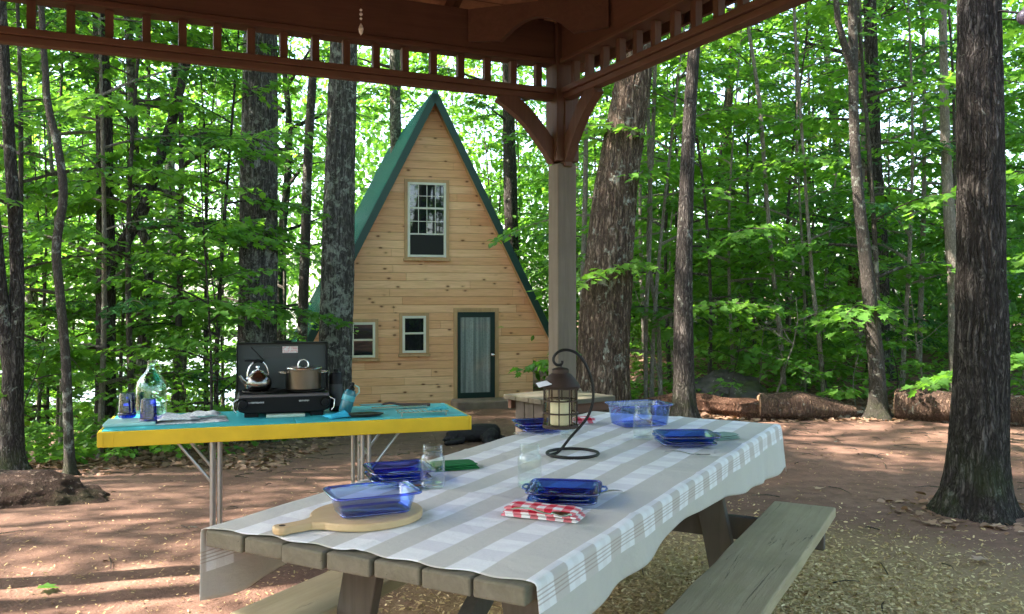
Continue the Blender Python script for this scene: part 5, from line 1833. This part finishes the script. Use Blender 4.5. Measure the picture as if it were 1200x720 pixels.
# place setting by the camp table side (left, near)
p = ontop(466, 562)
ps = 'blue glass plates on the picnic table'
dish('square_plate', 'lower cobalt square plate of the pair behind the loaf dish', (p.x, p.y, ZT), R(20), .19, .19, .016, M['glass_plate'], .022, ps, 'plate', .008, .004, False)
dish('square_plate', 'upper deep cobalt square dish of the pair behind the loaf dish', (p.x + .004, p.y, ZT + .0118), R(20), .20, .19, .031, M['glass_plate'], .02, ps, 'plate', .010, .004, False)
p = ontop(507, 571); jar((p.x, p.y, ZT), 'clear screw-neck jar beside the dark green napkin')
def napkin(name, label, p, rz, sx_, sy_, h, mat, seed):
    o = thing(name, label, 'napkin', p, rz)
    b = MB(); 
    n, m_ = 20, 10
    lay = 3
    for L_ in range(lay):
        vs_ = []
        z0 = h * L_ / lay
        for i in range(n + 1):
            for j in range(m_ + 1):
                x, y = (i / n - .5) * sx_ * (1 - .03 * L_), (j / m_ - .5) * sy_ * (1 - .05 * L_)
                e = min(i / n, 1 - i / n) * sx_, min(j / m_, 1 - j / m_) * sy_
                dr_ = math.exp(-min(e) / .006)
                z = z0 + h / lay * (.95 - .55 * dr_) + noise.noise((x * 16 + seed, y * 16, L_)) * h * .16
                vs_.append((x + noise.noise((y * 30, L_, seed)) * .004, y + noise.noise((x * 30, L_, seed)) * .004, z))
        top = [(i * (m_ + 1) + j, (i + 1) * (m_ + 1) + j, (i + 1) * (m_ + 1) + j + 1, i * (m_ + 1) + j + 1) for i in range(n) for j in range(m_)]
        b2 = len(vs_)
        bot = [(v[0], v[1], z0 + .0005) for v in vs_]
        fs_ = top + [tuple(b2 + q for q in reversed(f)) for f in top]
        rim_ = [i * (m_ + 1) for i in range(n + 1)] + [n * (m_ + 1) + j for j in range(1, m_ + 1)] + [i * (m_ + 1) + m_ for i in range(n - 1, -1, -1)] + [j for j in range(m_ - 1, 0, -1)]
        for q in range(len(rim_)):
            a, c = rim_[q], rim_[(q + 1) % len(rim_)]
            fs_.append((a, b2 + a, b2 + c, c))
        b.add(vs_ + bot, fs_)
    b.build('folded_cloth', mat, o, 60)
    return o
p = ontop(534, 549)
napkin('cloth_napkin', 'dark green folded napkin beyond the clear jar and cobalt plates', (p.x - .01, p.y + .01, ZT), R(20), .17, .10, .022, m_plain('green cotton', (.012, .12, .035), .85, 0, .2, .25, 30, .4), 2)
cutlery('fork', 'fork lying between the loaf dish and the cobalt plates', (*ontop(424, 567).xy, ZT), (*ontop(460, 571).xy, ZT))
cutlery('knife', 'steel knife lying in front of the cobalt plate pair', (*ontop(433, 572).xy, ZT), (*ontop(470, 573).xy, ZT), 'spoon')

# near right setting
p = ontop(621, 572); jar((p.x, p.y + .02, ZT), 'clear screw-neck jar left of the plates with the red checked napkin')
p = ontop(660, 587)
dish('square_plate', 'lower blue square plate beside the red checked napkin', (p.x, p.y, ZT), R(-8), .195, .185, .016, M['glass_navy'], .022, ps, 'plate', .008, .004, False)
dish('square_plate', 'upper deep blue dish beside the red checked napkin', (p.x + .004, p.y, ZT + .0118), R(-8), .205, .195, .031, M['glass_navy'], .02, ps, 'plate', .010, .004, True)
t = NT('red gingham cotton')
s3 = t.n('SeparateXYZ', {0: t.coord('Object')})
def st01(x, per): return t.math('GREATER_THAN', t.math('FRACT', t.math('DIVIDE', x, per)), .5)
a_, b2_ = st01(t.math('ADD', s3.outputs[0], t.math('MULTIPLY', s3.outputs[2], .4)), .05), st01(t.math('ADD', s3.outputs[1], s3.outputs[2]), .046)
sm = t.math('ADD', a_, b2_)
M['gingham'] = t.done(t.bsdf(t.ramp(t.math('MULTIPLY', sm, .5), [(0., (.74, .70, .68)), (.5, (.62, .17, .19)), (1., (.50, .012, .035))], 'LINEAR'), .85, 0, .2, t.bump(t.noise(t.coord(), 300, 2), .3, .002)))
p = ontop(637, 606)
napkin('checked_napkin', 'folded red and white checked napkin in front of the blue plates', (p.x, p.y + .01, ZT), R(-22), .225, .085, .030, M['gingham'], 5)
cutlery('fork', 'fork whose tip shows behind the blue plates with the red checked napkin', (*ontop(727, 577).xy, ZT), (*ontop(690, 584).xy, ZT))
fk = cutlery('spoon', 'spoon resting on top of the red checked napkin', (*on(601, 598, ZT + .031).xy, ZT + .031), (*on(640, 604, ZT + .031).xy, ZT + .031), 'spoon')

# far left setting behind the lantern
p = ontop(632, 504)
dish('square_plate', 'lower bright blue plate behind the lantern', (p.x, p.y, ZT), R(15), .185, .18, .015, M['glass_plate'], .022, ps, 'plate', .008, .004, False)
dish('square_plate', 'upper bright blue dish behind the lantern', (p.x - .01, p.y, ZT + .0108), R(15), .19, .185, .028, M['glass_plate'], .02, ps, 'plate', .010, .004, False)
cutlery('fork', 'fork lying in front of the bright blue plates behind the lantern', (*ontop(602, 509).xy, ZT), (*ontop(640, 511).xy, ZT))
p = ontop(668, 514); jar((p.x - .01, p.y + .03, ZT), 'clear jar standing half hidden under the hanging lantern', .82)
p = ontop(682, 496)
napkin('checked_napkin', 'small red checked napkin behind the lantern hook', (p.x, p.y + .02, ZT), R(10), .13, .08, .028, M['gingham'], 8)

# far right setting
p = ontop(750, 499)
dish('storage_dish', 'large deep pale blue glass container at the far end of the table', (p.x, p.y + .03, ZT), R(20), .275, .20, .105, M['glass_dish'], .016, None, 'container', .008, .004, False, .32, M['glass_rim_pale'])
cutlery('serving_spoon', 'dark serving spoon standing in the deep pale blue container', (p.x - .09, p.y + .03, ZT + .07), (p.x + .1, p.y + .02, ZT + .02), 'spoon', M['stove_black']).rotation_euler = (0, R(24), R(-10))
p = ontop(754, 515); jar((p.x, p.y + .02, ZT), 'clear jar in front of the deep pale blue container', 1.05)
p = ontop(803, 521)
dish('square_plate', 'lower navy blue plate at the far right of the table', (p.x, p.y, ZT), R(4), .215, .19, .016, M['glass_navy'], .022, ps, 'plate', .008, .004, False)
dish('square_plate', 'upper deep navy blue dish at the far right of the table', (p.x + .005, p.y, ZT + .0118), R(4), .23, .20, .034, M['glass_navy'], .02, ps, 'plate', .010, .004, True)
p = ontop(846, 514)
napkin('cloth_napkin', 'pale green folded napkin beside the navy blue plates', (p.x, p.y + .01, ZT), R(30), .13, .10, .022, m_plain('sage cotton', (.20, .30, .25), .85, 0, .2, .2, 30, .4), 11)
cutlery('fork', 'fork lying in front of the navy blue plates', (*ontop(779, 531).xy, ZT), (*ontop(822, 535).xy, ZT))

# lantern on its hook
k_ = 3.5 / F
pr_ = ontop(671, 533)
hk = thing('lantern_hook', 'black iron spiral hook stand on a ring base holding the lantern', 'hook stand', (pr_.x, pr_.y, ZT))
rr_ = .102
ringp = [(rr_ * math.cos(2 * math.pi * i / 48), rr_ * math.sin(2 * math.pi * i / 48), .006) for i in range(49)]
MB().tube(ringp, .0062, 10, cap=False).build('base_ring', M['black_iron'], hk, 60)
rows = [(645, 531), (655, 526), (668, 512), (682, 497), (690, 485), (694.5, 470), (694.5, 455), (691, 440), (684, 425), (675, 415), (664, 411.5), (655, 413.5), (649.5, 419), (649, 425), (653, 429), (658, 428), (659, 424)]
pts = [Vector(((px - 671) * k_, -.03 + .03 * min(1, i / 6), (533 - py) * k_ * 1.0)) for i, (px, py) in enumerate(rows)]
pts[0] = Vector((-.092, -.044, .006)); pts[1].z = .018
def smooth_path(P_, sub=5):
    out = []
    for i in range(len(P_) - 1):
        p0, p1, p2, p3 = P_[max(0, i - 1)], P_[i], P_[i + 1], P_[min(len(P_) - 1, i + 2)]
        for q in range(sub):
            f = q / sub
            out.append(.5 * ((2 * p1) + (p2 - p0) * f + (2 * p0 - 5 * p1 + 4 * p2 - p3) * f * f + (3 * p1 - p0 - 3 * p2 + p3) * f ** 3))
    return out + [P_[-1]]
MB().tube(smooth_path(pts), .0058, 10).build('rod', M['black_iron'], hk, 60)
lz = ZT + (533 - 500) * k_
lc = Vector((pr_.x + (657 - 671) * k_, pr_.y, lz))
M['rust_iron'] = m_plain('rusty brown iron', (.045, .028, .02), .6, .4, .4, .4, 30)
lt = thing('candle_lantern', 'rusty cylindrical cage lantern with a cream candle hanging from the hook', 'lantern', lc, R(10))
rl, hl = .068, .158
b = MB()
b.lathe([(0, -.004), (rl + .003, -.004), (rl + .003, .008), (0, .008)], 28)
b.build('base', M['rust_iron'], lt, 40)
b = MB()
for k in range(10):
    a = 2 * math.pi * k / 10
    b.bar((rl * math.cos(a), rl * math.sin(a), .008), (rl * math.cos(a), rl * math.sin(a), hl), .005, .003, (math.cos(a), math.sin(a), 0))
for z in (.055, .105, hl - .004):
    b.tube([((rl + .001) * math.cos(2 * math.pi * i / 32), (rl + .001) * math.sin(2 * math.pi * i / 32), z) for i in range(33)], .0032, 6, cap=False)
b.build('cage', M['rust_iron'], lt, 50)
MB().lathe([(rl + .008, hl - .002), (rl + .010, hl + .004), (rl - .006, hl + .028), (rl - .024, hl + .048), (.034, hl + .054), (.034, hl + .068), (.026, hl + .074), (0, hl + .078)], 28).build('roof', M['rust_iron'], lt, 35)
top_z = (533 - 428) * k_ - (533 - 500) * k_ + .004
MB().tube([(0, 0, hl + .076), (.006, 0, hl + .085), (0, 0, top_z), (-.006, 0, hl + .085), (0, 0, hl + .076)], .002, 6).build('hanger', M['black_iron'], lt, 60)
MB().lathe([(0, .0085), (.040, .0085), (.041, .012), (.041, .092), (.036, .098), (.02, .092), (0, .090)], 28).build('candle', m_plain('cream wax', (.72, .64, .46), .5, 0, .4, .05), lt, 40)
cg = MB().lathe([(rl - .004, .0085), (rl - .004, hl - .006), (rl - .006, hl - .006), (rl - .006, .0085)], 28).build('glass_sleeve', M['glass_faint'], lt, 40)
# paper tag on the lantern's roof
pc = Vector((lc.x - .058, lc.y - .045, lc.z + hl + .018))
tgp = sheet(.075, .040, 0, .002, 41).build('paper_tag', m_plain('white paper', (.72, .72, .75), .8), None, 60)
tgp.location = pc; tgp.rotation_euler = (R(20), R(-12), R(12))
so = tgp.modifiers.new('s', 'SOLIDIFY'); so.thickness = .0012
tag(tgp, 'white paper card lying on the shoulder of the lantern roof', 'card')

# hanging ornament from the pavilion rafters
pc = at(423, 12, 4.6)
ch = thing('hanging_ornament', 'thin string of clear beads ending in a crystal drop under the pavilion roof', 'ornament', (pc.x, pc.y, pc.z))
MB().tube([(0, 0, .35), (0, 0, -.07)], .0014, 6).build('string', M['chrome'], ch)
for z, s in ((.0, .008), (-.022, .010), (-.045, .008)):
    MB().lathe([(0, -s), (s * .7, -s * .6), (s, 0), (s * .7, s * .6), (0, s)], 12, rot(loc=(0, 0, z))).build('bead', m_plain('frosted bead', (.7, .7, .7), .2), ch, 50)
MB().lathe([(0, -.135), (.010, -.12), (.014, -.10), (.008, -.082), (0, -.068)], 10).build('crystal_drop', m_plain('crystal', (.75, .75, .75), .1), ch)

# lamp arm on the thick tree at the right edge
pa, pb = at(1170, 13, 5.4), at(1199, 16, 5.32)
la = thing('bracket_lamp', 'small dark globe on a metal arm fixed to the thick dark-barked tree', 'lamp', pa)
dv = pb - pa
MB().tube([(-.03, .05, 0), (.02, .0, 0), tuple(dv * .8)], [.010, .008, .007], 10).build('arm', M['black_iron'], la, 60)
MB().lathe([(0, -.085), (.030, -.075), (.048, -.05), (.050, -.022), (.036, .0), (.016, .012), (.012, .03), (0, .032)], 26, rot(loc=tuple(dv * .8 + Vector((.045, 0, .01))))).build('globe', m_plain('violet grey globe', (.16, .13, .17), .25, .2), la, 50)

# a few large single dead leaves on the bare earth
for i, (px, py, sz, rz, lab) in enumerate(((1143, 661, .11, .4, 'curled grey dead leaf on the bare earth in front of the thick tree'),
                                          (1095, 619, .10, 1.9, 'pale dead leaf near the roots of the thick dark-barked tree'),
                                          (1178, 622, .09, 2.7, 'dead leaf lying against the root flare of the thick tree'),
                                          (958, 577, .09, .9, 'yellowish brown dead leaf behind the far end of the bench'),
                                          (44, 694, .10, .2, 'single green leaf on the sunlit earth at the lower left'))):
    p = gp(px, py)
    lvx = Leaves(100 + i)
    lvx.add(np.zeros(3), np.array([1., 0, .12]), np.array([.1, .15, 1.]), sz, .8 if i < 4 else .3)
    o = link('dead_leaf' if i < 4 else 'green_leaf', lvx.mesh('dead_leaf', MAPLE), M['litter'] if i < 4 else M['leaf_b'])
    o.location = (p.x, p.y, p.z + .02); o.rotation_euler = (.1, 0, rz)
    tag(o, lab, 'leaf')
# ================================================================== light, sky, camera
SUN_EL, SUN_D = R(47), Vector((-.976, -.217, 0)).normalized()
sv = Vector((SUN_D.x * math.cos(SUN_EL), SUN_D.y * math.cos(SUN_EL), math.sin(SUN_EL)))
sl = bpy.data.lights.new('sun', 'SUN')
sl.energy = 4.0; sl.angle = R(.53); sl.color = (1, .93, .82)
so_ = bpy.data.objects.new('sun', sl); COL.objects.link(so_)
so_.rotation_euler = (-sv).to_track_quat('-Z', 'Y').to_euler()
w = bpy.data.worlds.new('World'); sc.world = w; w.use_nodes = True
nt = w.node_tree
sky = nt.nodes.new('ShaderNodeTexSky'); sky.sky_type = 'NISHITA'; sky.sun_disc = False
sky.sun_elevation = SUN_EL; sky.sun_rotation = math.atan2(SUN_D.x, SUN_D.y)
sky.air_density = 1.0; sky.dust_density = 2.0; sky.ozone_density = 1.0
bg = nt.nodes['Background']; bg.inputs[1].default_value = .14
nt.links.new(sky.outputs[0], bg.inputs[0])
cam = bpy.data.cameras.new('camera')
cam.lens = 36 * F / 1200; cam.sensor_width = 36; cam.shift_y = -(360 - HZ) / 1200
cam.clip_end = 1500; cam.clip_start = .05
co = bpy.data.objects.new('camera', cam); COL.objects.link(co)
co.location = (0, 0, EYE); co.rotation_euler = (R(90), 0, 0)
sc.camera = co
sc.view_settings.view_transform = 'Standard'; sc.view_settings.look = 'None'
sc.view_settings.exposure = EXPO; sc.view_settings.gamma = 1
sc.view_settings.use_white_balance = True; sc.view_settings.white_balance_temperature = 6650; sc.view_settings.white_balance_tint = 13
sc.render.engine = 'CYCLES'
c = sc.cycles
c.max_bounces = 7; c.diffuse_bounces = 4; c.glossy_bounces = 3; c.transmission_bounces = 4; c.transparent_max_bounces = 20
c.use_denoising = True; c.use_adaptive_sampling = True; c.adaptive_threshold = .02
c.caustics_reflective = False; c.caustics_refractive = False; c.sample_clamp_indirect = 6
